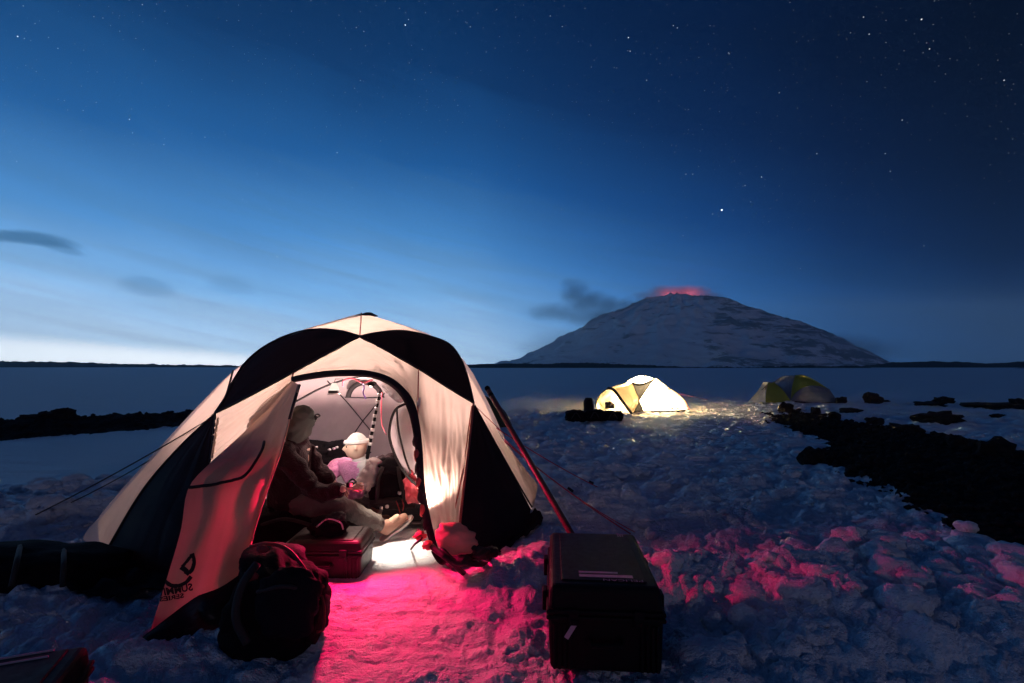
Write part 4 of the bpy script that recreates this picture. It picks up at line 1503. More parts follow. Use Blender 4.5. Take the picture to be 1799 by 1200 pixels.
tp = 0.405 + .0115
for (cx_, cy_, w_, d_) in ((-.02, -.255, .20, .020), (.015, -.300, .27, .032)):
    bm = bmesh.new()
    add_box(bm, (cx_, cy_, tp), (w_, d_, .002), 0, mt)
    put('label_strip', bm_mesh('label_strip', bm), M['label_grey'], lid_o, False)
lettering('lettering', 'PELICAN', 0.058, lambda x, y: np.array(mt @ Vector((.095 - x * .9, -.346 - y * .62, tp + .0005))), M['print_grey'], lid_o)
for k in range(3):
    bm = bmesh.new()
    add_box(bm, (.155 + k * .014, .345, tp), (.006, .05, .002), 0, mt)
    put('label_strip', bm_mesh('label_strip', bm), M['label_grey'], lid_o, False)
tg = mt @ Matrix.Translation((-.17, -.4375, .205)) @ Matrix.Rotation(R(-58), 4, 'Y')
bm = bmesh.new()
add_box(bm, (0, 0, 0), (.082, .004, .022), 0, tg)
put('label_strip', bm_mesh('label_strip', bm), M['label_grey'], cs, False)

case2, mt2, lid2 = hard_case((-1.345, 3.86, .0), .57, .40, .255, R(1.5), 'brown hard case at the tent door with a black pouch on its lid', mat='case_brown', ribs=4)
case3, mt3, lid3 = hard_case((-2.02, 1.98, .0), .62, .42, .30, R(22), 'black hard case cut off at the bottom left corner of the picture')
box_part('latch_lamp', (.318, .02, .2), (.012, .02, .014), .003, mt3, M['bag_red'], case3)
for yy in (.12, .17):
    box_part('lid_ridge', (-.05, yy, .309), (.46, .012, .012), .004, mt3, M['print_grey'], case3)

pz = .27
pouch = thing('pouch', at(577, 935, 3.86), 'black zipped pouch lying on the lid of the brown case', 'pouch')
blob('body', at(577, 928, 3.86), (.125, .10, .085), M['bag_black'], pouch, 3, .22, 2.2, 4)
blob('flap', at(590, 914, 3.86), (.07, .07, .05), M['dark_trouser'], pouch, 2.5, .3, 2.4, 9)
put('zip', tube('zip', [at(556, 926, 3.76), at(575, 912, 3.76), at(598, 918, 3.77), at(603, 930, 3.78)], .006, 5, n=16), M['alloy'], pouch)

# kit inside the tent
bp = thing('backpack', at(680, 880, 4.85), 'dark backpack leaning inside the big tent beside the seated person', 'backpack')
blob('body', at(688, 850, 4.85), (.19, .17, .24), M['bag_black'], bp, 3, .16, 2, 21)
blob('lid', at(695, 818, 4.8), (.15, .14, .07), M['bag_black'], bp, 2.8, .2, 2, 22)
blob('hip_belt', at(690, 885, 4.68), (.20, .06, .05), M['webbing'], bp, 2.6, .2, 3, 23)
for (x0, x1) in ((672, 662), (700, 712)):
    put('shoulder_strap', tube('shoulder_strap', [at(x0, 820, 4.66), at((x0 + x1) / 2 - 3, 845, 4.62), at(x1, 882, 4.66)], .018, 6, n=14), M['webbing'], bp)
put('strap', tube('strap', [at(696, 880, 4.6), at(700, 890, 4.6), at(703, 902, 4.58)], .006, 5, n=10), M['bag_red'], bp)
put('strap', tube('strap', [at(706, 878, 4.6), at(709, 888, 4.58), at(707, 898, 4.57)], .006, 5, n=10), M['bag_red'], bp)
for (u, v) in ((670, 893), (680, 890), (702, 866)):
    blob('buckle', at(u, v, 4.6), (.016, .012, .016), M['alloy'], bp, 4, .05, 2, 2, sub=2)
sack = thing('stuff_sack', at(733, 880, 4.5), 'round red stuff sack between the dark backpack and the door jamb', 'sack')
blob('body', at(733, 853, 4.55), (.11, .12, .155), M['sack_red'], sack, 2.4, .16, 2.5, 31)
put('draw_cord', tube('draw_cord', [at(727, 834, 4.45), at(732, 829, 4.43), at(738, 832, 4.44)], .007, 5, n=10), M['black_trim'], sack)
heap = thing('sleeping_bag', at(575, 800, 6.0), 'dark shiny sleeping bag heaped along the rear wall of the big tent', 'sleeping bag')
blob('quilt', at(562, 805, 6.0), (.46, .22, .17), M['bag_black'], heap, 2.4, .3, 2.6, 41)
blob('quilt', at(600, 800, 6.1), (.3, .22, .16), M['bag_blue'], heap, 2.4, .3, 2.6, 43)
for k, (u, v) in enumerate(((551, 790), (556, 786), (587, 788), (592, 786), (579, 790))):
    blob('toggle', at(u, v, 5.75), (.018, .015, .013), M['alloy'], heap, 3, .3, 2, k, sub=2)
mt_ = thing('sleeping_mat', (-1.5, 5.2, 0), 'dark foam mat under the two people in the big tent', 'mat')
bm = bmesh.new()
add_box(bm, (-1.75, 5.35, .035), (1.9, 1.1, .03), .01)
put('foam', bm_mesh('foam', bm), M['mat'], mt_, False)
bm = bmesh.new()
add_box(bm, (-1.75, 5.35, .056), (1.8, 1.0, .01), .004)
put('foam_ribs', bm_mesh('foam_ribs', bm), M['bag_black'], mt_, False)
seat = thing('pack_seat', at(500, 930, 4.4), 'low dark duffel under the person in the wine red jacket', 'duffel')
blob('body', at(505, 922, 4.42), (.34, .25, .17), M['bag_black'], seat, 3, .12, 2, 51)
put('strap', tube('strap', [at(450, 925, 4.2), at(500, 912, 4.15), at(555, 925, 4.2)], .014, 6, n=14), M['webbing'], seat)

# black backpack in front of the door leaf
bg_ = thing('backpack', gnd(490, 1140), 'black backpack with red zips slumped on the snow under the open door flap', 'backpack')
blob('body', at(486, 1074, 2.86), (.24, .22, .275), M['bag_black'], bg_, 2.7, .13, 1.8, 61, (0.1, 0.16, 0.1), 5, .12)
blob('lid', at(482, 996, 2.93), (.17, .17, .075), M['bag_blue'], bg_, 2.6, .2, 2, 62, (0.2, .25, 0))
blob('front_pocket', at(505, 1060, 2.64), (.15, .06, .17), M['bag_blue'], bg_, 3, .15, 2.2, 63, (0.1, .18, 0.1))
blob('side_pocket', at(553, 1085, 2.82), (.055, .12, .12), M['bag_black'], bg_, 2.8, .18, 2.4, 64, (0, .12, 0))
put('zip', tube('zip', [at(440, 960, 2.9), at(470, 955, 2.86), at(505, 965, 2.84), at(535, 1000, 2.8), at(550, 1030, 2.78), at(560, 1060, 2.78)], .010, 6, n=30), M['bag_red'], bg_)
put('shoulder_strap', tube('shoulder_strap', [at(452, 990, 2.72), at(425, 1030, 2.64), at(415, 1085, 2.62), at(435, 1130, 2.62)], .022, 6, n=24), M['webbing'], bg_)
put('compression_strap', tube('compression_strap', [at(452, 1040, 2.6), at(500, 1030, 2.56), at(548, 1040, 2.66)], .010, 6, n=20), M['webbing'], bg_)
blob('buckle', at(548, 1036, 2.66), (.026, .018, .02), M['dark_plastic'], bg_, 4, .1, 2, 3, sub=3)
for (u, v, d_, s_) in ((462, 965, 2.82, .03), (442, 1012, 2.7, .035), (563, 1030, 2.75, .02)):
    blob('webbing_loop', at(u, v, d_), (s_, s_ * .5, s_ * .7), M['bag_red'], bg_, 2.5, .3, 2, 5, sub=3)
put('side_piping', tube('side_piping', [at(566, 1046, 2.76), at(571, 1075, 2.74), at(568, 1105, 2.73), at(556, 1110, 2.72)], .006, 5, n=14), M['bag_red'], bg_)

# dark duffel on the snow left of the tent
du = thing('duffel_bag', gnd(60, 1010), 'long black duffel bag half sunk in snow left of the big tent', 'duffel')
blob('body', gnd(50, 1000, .10), (.62, .26, .15), M['bag_black'], du, 3, .14, 2.2, 71, (0, .05, .12), 5)
blob('end_pocket', gnd(-95, 1000, .12), (.15, .2, .14), M['bag_blue'], du, 3, .15, 2.2, 72)
put('strap', tube('strap', [gnd(20, 1030, .14), gnd(30, 985, .27), gnd(35, 960, .25)], .016, 6, n=14), M['webbing'], du)
put('strap', tube('strap', [gnd(110, 1030, .12), gnd(112, 990, .25), gnd(112, 962, .2)], .016, 6, n=14), M['webbing'], du)

# shaft planted behind the black case
s0, s1 = at(857, 684, 4.35), at(997, 926, 3.72)
dv = (s1 - s0) / np.linalg.norm(s1 - s0)
shv = thing('shovel_shaft', s1, 'long reddish shaft leaning to the left behind the big black case', 'shaft')
put('shaft', tube('shaft', [s0, s0 + dv * .02, s1, s1 + dv * 0.55], [0.0205, .0215, .0235, .024], 14), M['pole_wood'], shv)
put('grip_cap', tube('grip_cap', [s0 - dv * .030, s0 - dv * .026, s0 - dv * .012, s0 + dv * .01], [.010, .018, .0235, .0225], 14), M['dark_plastic'], shv)
put('ferrule', tube('ferrule', [s0 + dv * .05, s0 + dv * .075], .0222, 14), M['dark_plastic'], shv)


# ------------------------------------------------------------------ people
def skin_mesh(verts, edges, radii, levels=2):
    me = bpy.data.meshes.new('tmp_skin')
    me.from_pydata([tuple(map(float, v)) for v in verts], edges, [])
    o = bpy.data.objects.new('tmp_skin', me)
    COL.objects.link(o)
    md = o.modifiers.new('skin', 'SKIN')
    md.use_smooth_shade = True
    sv = me.skin_vertices[0].data
    for i, r in enumerate(radii):
        sv[i].radius = (r, r) if np.ndim(r) == 0 else tuple(r)
        sv[i].use_root = (i == 0)
    sb = o.modifiers.new('sub', 'SUBSURF')
    sb.levels = sb.render_levels = levels
    dg = bpy.context.evaluated_depsgraph_get()
    ev = bpy.data.meshes.new_from_object(o.evaluated_get(dg))
    bpy.data.objects.remove(o)
    bpy.data.meshes.remove(me)
    return ev


def join(meshes, name):
    bm = bmesh.new()
    for m_ in meshes:
        bm.from_mesh(m_)
        bpy.data.meshes.remove(m_)
    return bm_mesh(name, bm)


def rumple(me, amp, sc_, seed):
    n = len(me.vertices)
    co = np.zeros(n * 3)
    no = np.zeros(n * 3)
    me.vertices.foreach_get('co', co)
    me.vertices.foreach_get('normal', no)
    co, no = co.reshape(-1, 3), no.reshape(-1, 3)
    d_ = perlin(co[:, 0] * sc_ + co[:, 1] * sc_ * .6, co[:, 2] * sc_ * 1.4 - co[:, 1] * sc_ * .5, seed) + .5 * perlin(co[:, 0] * sc_ * 2.2 + co[:, 1] * sc_, co[:, 2] * sc_ * 3, seed + 3)
    me.vertices.foreach_set('co', (co + no * (amp * d_)[:, None]).ravel())
    me.update()
    return me


def head_mesh(c, fwd, up, s_=1.0):
    fwd = np.asarray(fwd, float)
    fwd /= np.linalg.norm(fwd)
    up = np.asarray(up, float)
    up = up - fwd * (up @ fwd)
    up /= np.linalg.norm(up)
    sd = np.cross(up, fwd)
    bm = bmesh.new()
    bmesh.ops.create_icosphere(bm, subdivisions=5, radius=1.0)
    for v in bm.verts:
        p = np.array(v.co)
        q = p * np.array([.098, .076, .122])
        if p[2] < 0:
            q[1] *= 1 - .22 * p[2] ** 2
            q[0] *= 1 + .05 * (p[0] > 0)
        gs = lambda a, b, c_, w: math.exp(-(((p[0] - a) ** 2 + (abs(p[1]) - b) ** 2 + (p[2] - c_) ** 2) / (w * w)))
        q[0] += .026 * gs(.98, 0, -.14, .17) + .012 * gs(.99, 0, .02, .15)      # nose
        q[0] += .010 * gs(.80, 0, -.80, .25)                                   # chin
        q[0] -= .013 * gs(.90, .36, .08, .16)                                  # eye sockets
        q[0] += .006 * gs(.93, .3, .28, .2)                                    # brow
        q[0] += .006 * gs(.90, 0, -.42, .10) - .008 * gs(.9, .0, -.49, .05) + .006 * gs(.86, 0, -.56, .09)    # lips
        q[1] += np.sign(p[1]) * .020 * gs(-.05, .98, -.05, .16)                # ears
        v.co = Vector(tuple(np.asarray(c) + s_ * (q[0] * fwd + q[1] * sd + q[2] * up)))
    return bm_mesh('head', bm), fwd, sd, up


def hand_chains(wrist, dr, pn, s_=1.0, curl=0.5):
    """palm, four unequal bent fingers and a thumb, as skin chains rooted in the palm"""
    dr = np.asarray(dr, float) / np.linalg.norm(dr)
    pn = np.asarray(pn, float)
    pn = pn - dr * (pn @ dr)
    pn /= np.linalg.norm(pn)
    sd = np.cross(dr, pn)
    out_ = []
    w0 = np.asarray(wrist, float)
    out_.append(skin_mesh([w0, w0 + dr * .045 * s_, w0 + dr * .088 * s_], [(0, 1), (1, 2)], [(.026 * s_, .018 * s_), (.036 * s_, .016 * s_), (.036 * s_, .014 * s_)], 2))
    for k, (off, ln) in enumerate(((-.030, .066), (-.010, .078), (.010, .073), (.029, .058))):
        p = w0 + dr * .078 * s_ + sd * off * s_
        pts = [p]
        d2 = dr.copy()
        for j in range(3):
            an = curl * (.5 + .35 * j)
            d3 = d2 * math.cos(an) - pn * math.sin(an)
            pts.append(pts[-1] + d3 / np.linalg.norm(d3) * ln * s_ * (.46, .31, .26)[j])
            d2 = d3
        out_.append(skin_mesh(pts, [(0, 1), (1, 2), (2, 3)], [.0092 * s_, .0088 * s_, .0080 * s_, .0068 * s_], 2))
    t0 = w0 + dr * .022 * s_ - sd * .022 * s_
    t1 = t0 + (dr * .5 - sd * .8 - pn * .25) * .042 * s_
    t2 = t1 + (dr * .85 - sd * .35 - pn * .3) * .034 * s_
    t3 = t2 + (dr * .95 - sd * .1 - pn * .3) * .026 * s_
    out_.append(skin_mesh([t0, t1, t2, t3], [(0, 1), (1, 2), (2, 3)], [.013 * s_, .0115 * s_, .010 * s_, .008 * s_], 2))
    return out_


def person(J, label, mats, face_fwd, face_up, jacket_r, jamp=.018, hood=False):
    root = thing('person', (J['pelvis'][0], J['pelvis'][1], 0), label, 'person')
    keys = ['pelvis', 'belly', 'chest', 'neck', 'skull', 'sh_l', 'el_l', 'wr_l', 'sh_r', 'el_r', 'wr_r', 'hip_l', 'kn_l', 'an_l', 'to_l', 'hip_r', 'kn_r', 'an_r', 'to_r']
    J = dict(J)
    J['skull'] = J['head'] - np.asarray(face_up) * .02
    J['belly'] = (J['pelvis'] + J['chest']) / 2 + np.array([0, .02, .0])
    for s_ in 'lr':
        J['hip_' + s_] = J['pelvis'] + (J['kn_' + s_] - J['pelvis']) * .22
    V = [J[k] for k in keys]
    E = [(0, 1), (1, 2), (2, 3), (3, 4), (2, 5), (5, 6), (6, 7), (2, 8), (8, 9), (9, 10), (0, 11), (11, 12), (12, 13), (13, 14), (0, 15), (15, 16), (16, 17), (17, 18)]
    rad = [.13, .12, .13, .052, .058, .062, .042, .028, .062, .042, .028, .085, .055, .04, .032, .085, .055, .04, .032]
    body = [skin_mesh(V, E, rad)]
    hm, f_, sd, up = head_mesh(J['head'], face_fwd, face_up)
    body.append(hm)
    for s_ in 'lr':
        d_ = J['wr_' + s_] - J['el_' + s_]
        body += hand_chains(J['wr_' + s_], d_ + np.array([0, 0, -.02]), np.array([.2, -.6, .8]))
    put('body', join(body, 'body'), mats['skin'], root)
    for sg in (-1, 1):
        bm = bmesh.new()
        bmesh.ops.create_icosphere(bm, subdivisions=3, radius=.0095)
        bmesh.ops.translate(bm, vec=tuple(J['head'] + f_ * .082 + sd * .030 * sg + up * .010), verts=bm.verts)
        put('eye', bm_mesh('eye', bm), M['eye'], root)
    # jacket
    k1 = ['belly', 'pelvis', 'chest', 'neck', 'sh_l', 'el_l', 'wr_l', 'sh_r', 'el_r', 'wr_r']
    W = dict(J)
    for s_ in 'lr':
        W['wr_' + s_] = J['el_' + s_] + (J['wr_' + s_] - J['el_' + s_]) * .93
    W['neck'] = J['neck'] * 1.0
    jr = jacket_r
    jk = skin_mesh([W[k] for k in k1], [(0, 1), (0, 2), (2, 3), (2, 4), (4, 5), (5, 6), (2, 7), (7, 8), (8, 9)],
                   [jr * 1.02, jr * .98, jr, jr * .52, jr * .56, jr * .46, jr * .36, jr * .56, jr * .46, jr * .36], 3)
    rumple(jk, jamp, 9, 5)
    jo = put('jacket', jk, mats['jacket'], root)
    if 'front' in mats:  # pink light on the facing side, painted as a second jacket colour
        jo.data.materials.append(mats['front'])
        off = np.array(root.location)
        for p in jo.data.polygons:
            c = np.array(p.center) + off
            if (c - J['chest']) @ f_ + .06 * float(perlin(c[2] * 14, c[0] * 9 + c[1] * 5, 3)) > .03:
                p.material_index = 1
    if hood:
        bm = bmesh.new()
        bmesh.ops.create_icosphere(bm, subdivisions=4, radius=1)
        bmesh.ops.delete(bm, geom=[v for v in bm.verts if v.co.x > .62 or v.co.z < -.92], context='VERTS')
        RH = Matrix(((f_[0], sd[0], up[0]), (f_[1], sd[1], up[1]), (f_[2], sd[2], up[2]))).to_4x4()
        for v in bm.verts:
            c = v.co.copy()
            k = 1 + .10 * float(perlin(c.x * 3 + 1, c.z * 3 + c.y * 2)) + .05 * float(perlin(c.x * 7, c.z * 8 + c.y * 3))
            v.co = Vector((c.x * .128 * k, c.y * .108 * k, c.z * (.150 if c.z > 0 else .165) * k))
        bmesh.ops.transform(bm, matrix=Matrix.Translation(Vector(tuple(J['head'] - f_ * .008))) @ RH, verts=bm.verts)
        put('hood', bm_mesh('hood', bm), mats['hat'], root)
    bm = bmesh.new()
    bmesh.ops.create_uvsphere(bm, u_segments=24, v_segments=10, radius=1)
    for v in bm.verts:
        v.co = Vector((v.co.x * .095, v.co.y * .090, v.co.z * .062))
    ax = J['head'] - J['neck']
    ax /= np.linalg.norm(ax)
    bmesh.ops.rotate(bm, cent=(0, 0, 0), matrix=Vector(ax).to_track_quat('Z', 'Y').to_matrix(), verts=bm.verts)
    bmesh.ops.translate(bm, vec=tuple(J['neck'] + ax * .005), verts=bm.verts)
    put('collar', bm_mesh('collar', bm), mats['jacket'], root)
    # trousers
    k2 = ['pelvis', 'hip_l', 'kn_l', 'an_l', 'hip_r', 'kn_r', 'an_r']
    trs = skin_mesh([J[k] for k in k2], [(0, 1), (1, 2), (2, 3), (0, 4), (4, 5), (5, 6)], [.145, .118, .088, .066, .118, .088, .066], 3)
    rumple(trs, .014, 15, 8)
    put('trousers', trs, mats['trousers'], root)
    # boots with a sole each
    for s_ in 'lr':
        a_, t_ = J['an_' + s_], J['to_' + s_]
        d_ = (t_ - a_) / np.linalg.norm(t_ - a_)
        sh_ = (a_ - J['kn_' + s_])
        sh_ /= np.linalg.norm(sh_)
        dn = sh_ - d_ * (sh_ @ d_)
        dn /= np.linalg.norm(dn)
        heel = a_ + sh_ * .045 - d_ * .05
        bt = skin_mesh([a_ - sh_ * .06, a_ + sh_ * .02, heel, a_ + sh_ * .04 + d_ * .10, a_ + sh_ * .05 + d_ * .19], [(0, 1), (1, 2), (1, 3), (3, 4)],
                       [.055, .052, .045, .046, .036], 2)
        bo = put('boot', bt, mats['boot'], root)
        so = np.cross(d_, dn)
        bm = bmesh.new()
        add_box(bm, (0, 0, 0), (1, 1, 1), .0)
        bm.free()
        pts = []
        for (l, w_) in ((-.10, .025), (-.085, .038), (-.03, .036), (.03, .034), (.10, .048), (.17, .045), (.215, .028), (.235, .008)):
            pts.append((l, w_))
        loop = [(l, w_) for l, w_ in pts] + [(l, -w_) for l, w_ in pts[::-1]]
        vs, fs = [], []
        n = len(loop)
        for lay in (.078, .100):
            for (l, w_) in loop:
                vs.append(a_ + d_ * l + so * w_ + dn * lay)
        fs.append(tuple(range(n))[::-1])
        fs.append(tuple(range(n, 2 * n)))
        for i in range(n):
            fs.append((i, (i + 1) % n, n + (i + 1) % n, n + i))
        put('sole', mesh_from('sole', vs, fs), mats['sole'], bo, False)
    # knitted hat: crown and rolled cuff
    bm = bmesh.new()
    bmesh.ops.create_uvsphere(bm, u_segments=28, v_segments=18, radius=1)
    kill = [v for v in bm.verts if v.co.z < 0.18]
    bmesh.ops.delete(bm, geom=kill, context='VERTS')
    R3 = Matrix(((f_[0], sd[0], up[0]), (f_[1], sd[1], up[1]), (f_[2], sd[2], up[2]))).to_4x4()
    for v in bm.verts:
        v.co = Vector((v.co.x * .108, v.co.y * .090, v.co.z * .135 + .0))
    bmesh.ops.transform(bm, matrix=Matrix.Translation(Vector(tuple(J['head'] - f_ * .006))) @ R3, verts=bm.verts)
    hat = put('beanie', bm_mesh('beanie', bm), mats['hat'], root)
    ring = [J['head'] - f_ * .006 + f_ * .104 * math.cos(t) + sd * .084 * math.sin(t) + up * .052 for t in np.linspace(0, 2 * math.pi, 33)]
    put('cuff', tube('cuff', ring, .0185, 8, False), mats['cuff'], hat)
    return root, J


Aw = lambda u, v, d: at(u, v, d)
# the person at the left of the door, leaning towards the right
J1 = dict(pelvis=Aw(505, 888, 4.40), chest=Aw(510, 815, 4.34), neck=Aw(522, 772, 4.30), head=Aw(528, 744, 4.28),
          sh_l=Aw(494, 792, 4.12), el_l=Aw(556, 868, 4.04), wr_l=Aw(608, 858, 3.92), sh_r=Aw(540, 790, 4.52), el_r=Aw(562, 830, 4.50), wr_r=Aw(590, 852, 4.42),
          kn_l=Aw(598, 888, 4.22), an_l=Aw(676, 926, 4.46), to_l=Aw(703, 905, 4.50), kn_r=Aw(600, 868, 4.66), an_r=Aw(652, 893, 4.80), to_r=Aw(662, 868, 4.84))
person(J1, 'person in dark wine jacket and grey green beanie with one leg stretched towards the door',
       dict(skin=M['skin'], jacket=M['wine_jacket'], trousers=M['trouser'], boot=M['boot'], sole=M['sole'], hat=M['beanie_green'], cuff=M['beanie_green']),
       (.50, 1.0, -.35), (0.2, 0, 1), .165, hood=True)
# the person behind, in a puffy jacket, seen in profile
J2 = dict(pelvis=Aw(655, 882, 5.10), chest=Aw(640, 828, 5.02), neck=Aw(634, 811, 4.98), head=Aw(626, 785, 4.94),
          sh_l=Aw(662, 822, 4.80), el_l=Aw(632, 858, 4.62), wr_l=Aw(598, 872, 4.52), sh_r=Aw(592, 816, 5.12), el_r=Aw(572, 842, 4.95), wr_r=Aw(588, 866, 4.72),
          kn_l=Aw(588, 900, 4.75), an_l=Aw(640, 915, 4.72), to_l=Aw(668, 910, 4.74), kn_r=Aw(570, 895, 5.2), an_r=Aw(620, 915, 5.1), to_r=Aw(600, 920, 5.0))
P2, J2b = person(J2, 'person in pale beanie and grey down jacket with painted pink light seen in profile inside the tent',
                 dict(skin=M['skin'], jacket=M['down_grey'], trousers=M['dark_trouser'], boot=M['boot'], sole=M['sole'], hat=M['beanie_white'], cuff=M['beanie_white'], front=M['down_pink_light']),
                 (-1.0, -.15, -.05), (0.0, 0, 1), .150, .012)
# quilted baffles of the down jacket: rings round sleeves, most with pink light painted in
def baffles(p, q, r0, r1, n, mat, root):
    p, q = np.asarray(p), np.asarray(q)
    ax = (q - p) / np.linalg.norm(q - p)
    a_ = np.cross(ax, [0, 0, 1.0]); a_ /= np.linalg.norm(a_)
    b_ = np.cross(ax, a_)
    m_, th = 24, np.linspace(0, 2 * math.pi, 24, endpoint=False)
    rows = []
    for t in np.linspace(0, 1, n * 6 + 1):
        r = (r0 + (r1 - r0) * t) * (1 + .10 * abs(math.sin(math.pi * n * t)))
        rows.append(p + ax * np.linalg.norm(q - p) * t + r * (np.cos(th)[:, None] * a_ + np.sin(th)[:, None] * b_))
    me = grid_mesh('sleeve', np.array(rows), True)
    rumple(me, .012, 14, 3)
    return put('sleeve', me, mat, root)


baffles(J2['sh_l'] + np.array([.02, 0, .03]), J2['el_l'], .092, .080, 4, M['down_grey'], P2)
baffles(J2['el_l'], J2['wr_l'], .080, .060, 3, M['down_pink_light'], P2)
baffles(J2['sh_r'] + np.array([0.03, 0, -.015]), J2['el_r'], .072, .064, 3, M['down_pink_light'], P2)
baffles(J2['el_r'], J2['wr_r'], .070, .055, 3, M['down_pink_light'], P2)
blob('back_panel', at(680, 822, 5.12), (.14, .14, .13), M['wine_jacket'], P2, 2.3, .22, 2.4, 14, (0, .5, 0))
blob('badge', at(646, 814, 4.70), (.024, .010, .026), M['beanie_white'], P2, 2, .05, 2, 3, sub=3)


# ------------------------------------------------------------------ lamps inside the tents, and added fill spots
def lamp(name, kind, loc, watts, col, size=.02, aim=None, ang=60, blend=.6):
    ld = bpy.data.lights.new(name, kind)
    ld.energy = watts
    ld.color = col
    ld.shadow_soft_size = size
    if kind == 'SPOT':
        ld.spot_size = R(ang)
        ld.spot_blend = blend
    o = bpy.data.objects.new(name, ld)
    o.location = tuple(float(x) for x in loc)
    if aim is not None:
        o.rotation_euler = (Vector(tuple(float(x) for x in aim)) - o.location).to_track_quat('-Z', 'Y').to_euler()
    COL.objects.link(o)
    return o


def headlamp(c, d_, label, col, em):
    c = np.asarray(c, float)
    d_ = np.asarray(d_, float) / np.linalg.norm(d_)
    root = thing('headlamp', c, label, 'headlamp')
    q = Vector(tuple(d_)).to_track_quat('Z', 'Y').to_matrix().to_4x4()
    mt_ = Matrix.Translation(Vector(tuple(c))) @ q
    bm = bmesh.new()
    add_box(bm, (0, 0, 0), (.05, .036, .03), .007, mt_)
    put('housing', bm_mesh('housing', bm), M['dark_plastic'], root, False)
    bm = bmesh.new()
    bmesh.ops.create_cone(bm, cap_ends=True, segments=16, radius1=.013, radius2=.013, depth=.004)
    bmesh.ops.transform(bm, matrix=mt_ @ Matrix.Translation((0, 0, .016)), verts=bm.verts)
    put('lens', bm_mesh('lens', bm), emit('lens_' + label[:4], col, em), root, False)
    put('head_strap', tube('head_strap', [c + np.array([.02, 0, 0]), c + np.array([.03, .05, .01]), c + np.array([-.01, .09, .02]), c + np.array([-.03, .05, .0]), c + np.array([-.02, 0, 0])], .007, 5, n=20), M['webbing'], root)
    return c + d_ * .04


red_c = J1['wr_l'] + np.array([.05, -.075, .045])
lr_ = headlamp(red_c, (1, -.35, -.12), 'small headlamp shining red in the hand of the person in the wine jacket', (1, .05, .1), 3)
lamp('red_beam', 'SPOT', lr_, 135, (1.0, .006, .10), .05, lr_ + np.array([.42, -.90, .04]), 172, .45)
hl = headlamp(J1['head'] + np.array([.10, .03, .045]), J2['head'] - J1['head'], 'headlamp on the forehead of the person in the wine jacket', (1, .95, .9), 2)
lamp('forehead_beam', 'SPOT', hl, 26, (1.0, .93, .86), .012, J2['chest'] + np.array([-.05, 0, .08]), 44, .7)
wh_c = at(652, 676, 4.45)
lw_ = headlamp(wh_c, (-.1, -.5, -1), 'white headlamp hung under the roof of the big tent shining down to the door', (1, .9, .8), 3)
lamp('white_beam', 'SPOT', lw_, 170, (1.0, .86, .72), .02, gnd(698, 968), 33, .8)
lamp('lantern_light', 'POINT', (-1.50, 5.15, 1.32), 34, (1.0, .66, .58), .04)
lamp('jamb_fill', 'SPOT', at(744, 893, 4.12), 40, (1.0, .62, .54), .03, at(744, 893, 4.12) + np.array([-.05, .08, 1]), 150, .4)  # added fill without a lantern, brightens the right jamb cloth from below
lamp('roof_fill', 'SPOT', (-1.75, 5.35, .45), 160, (1.0, .66, .62), .04, (-1.65, 5.1, 2), 160, .35)  # added upward fill with no lamp body, brightens walls and roof cloth


# ------------------------------------------------------------------ the lit tent
D2 = Dome(4.52, 17.4, [(-.3, 1.36), (0, 1.32), (.35, 1.15), (.6, .95), (.86, .62), (1.02, .42), (1.10, .28), (1.16, .06), (1.17, .01)], 1.0, .85, .85, lean=-.12, y0=14, y1=21)
t2 = thing('lit_tent', (4.4, 17.2, 0), 'cream tent glowing brightly from inside with an arched porch, in the middle distance', 'tent')
X1, X2, XC = (1111, 672), (1149, 666), (1123, 704)
SR2 = [(1135, 662), (1153, 665), (1171, 679), (1190, 692), (1203, 704), (1210, 723)]
SL2 = [(1135, 662), (1122, 665), (1111, 672), (1098, 682), (1085, 697), (1075, 724)]
P_ = D2.patch([(1135, 662), (1142, 662.5), X2], [X2, (1148, 668)], [X1, (1128, 672), (1148, 668)], [(1135, 662), (1122, 665), X1], 8, 14)
put('roof_panel', grid_mesh('roof_panel', P_), M['bright_cream'], t2)
P_ = D2.patch([X1, (1128, 674), X2], [X2, (1137, 683), XC], [XC, (XC[0] + .2, XC[1])], [X1, (1117, 688), XC], 10, 12)
put('mesh_panel', grid_mesh('mesh_panel', P_), M['mesh_grey'], t2)
P_ = D2.patch([X2, (1153, 665), (1171, 679), (1190, 692), (1203, 704)], [(1203, 704), (1210, 723)], [(1131, 725), (1170, 725), (1210, 723)], [X2, (1137, 683), XC, (1131, 725)], 18, 18)
put('side_panel', grid_mesh('side_panel', P_), M['bright_cream'], t2)
P_ = D2.patch([XC, (XC[0] + .2, XC[1])], [XC, (1131, 725)], [(1112, 727), (1121, 727), (1131, 725)], [XC, (1112, 727)], 10, 8)
put('mesh_panel', grid_mesh('mesh_panel', P_), M['mesh_grey'], t2)
DSL2, DSR2 = D2.cast(SL2), D2.cast(SR2)
rr_ = D2.rear(DSL2, DSR2, np.r_[1.16, 1.12, 1.05, np.linspace(.98, 0, 10)], 40)
put('rear_panel', grid_mesh('rear_panel', rr_), M['bright_cream'], t2)
inner_edge = D2.cast(spline([X1, (1117, 688), XC, (1112, 727)], 20))
TP = at(1068, 682, 16.3)
arch_r = spline([TP, at(1078, 685, 16.15), at(1093, 705, 16.05), at(1110, 727, 16.05)], 20)
arch_l = spline([TP, at(1056, 692, 16.6), at(1047, 709, 16.8), at(1049, 723, 16.9)], 20)
top_edge = spline([TP, at(1088, 680, 16.4), at(1100, 677.5, 16.5), inner_edge[0]], 14)
bot_edge = spline([arch_r[-1], inner_edge[-1]], 14)
put('porch_panel', grid_mesh('porch_panel', coons(top_edge, inner_edge, bot_edge, arch_r, 16, 14)), M['porch_cream'], t2)
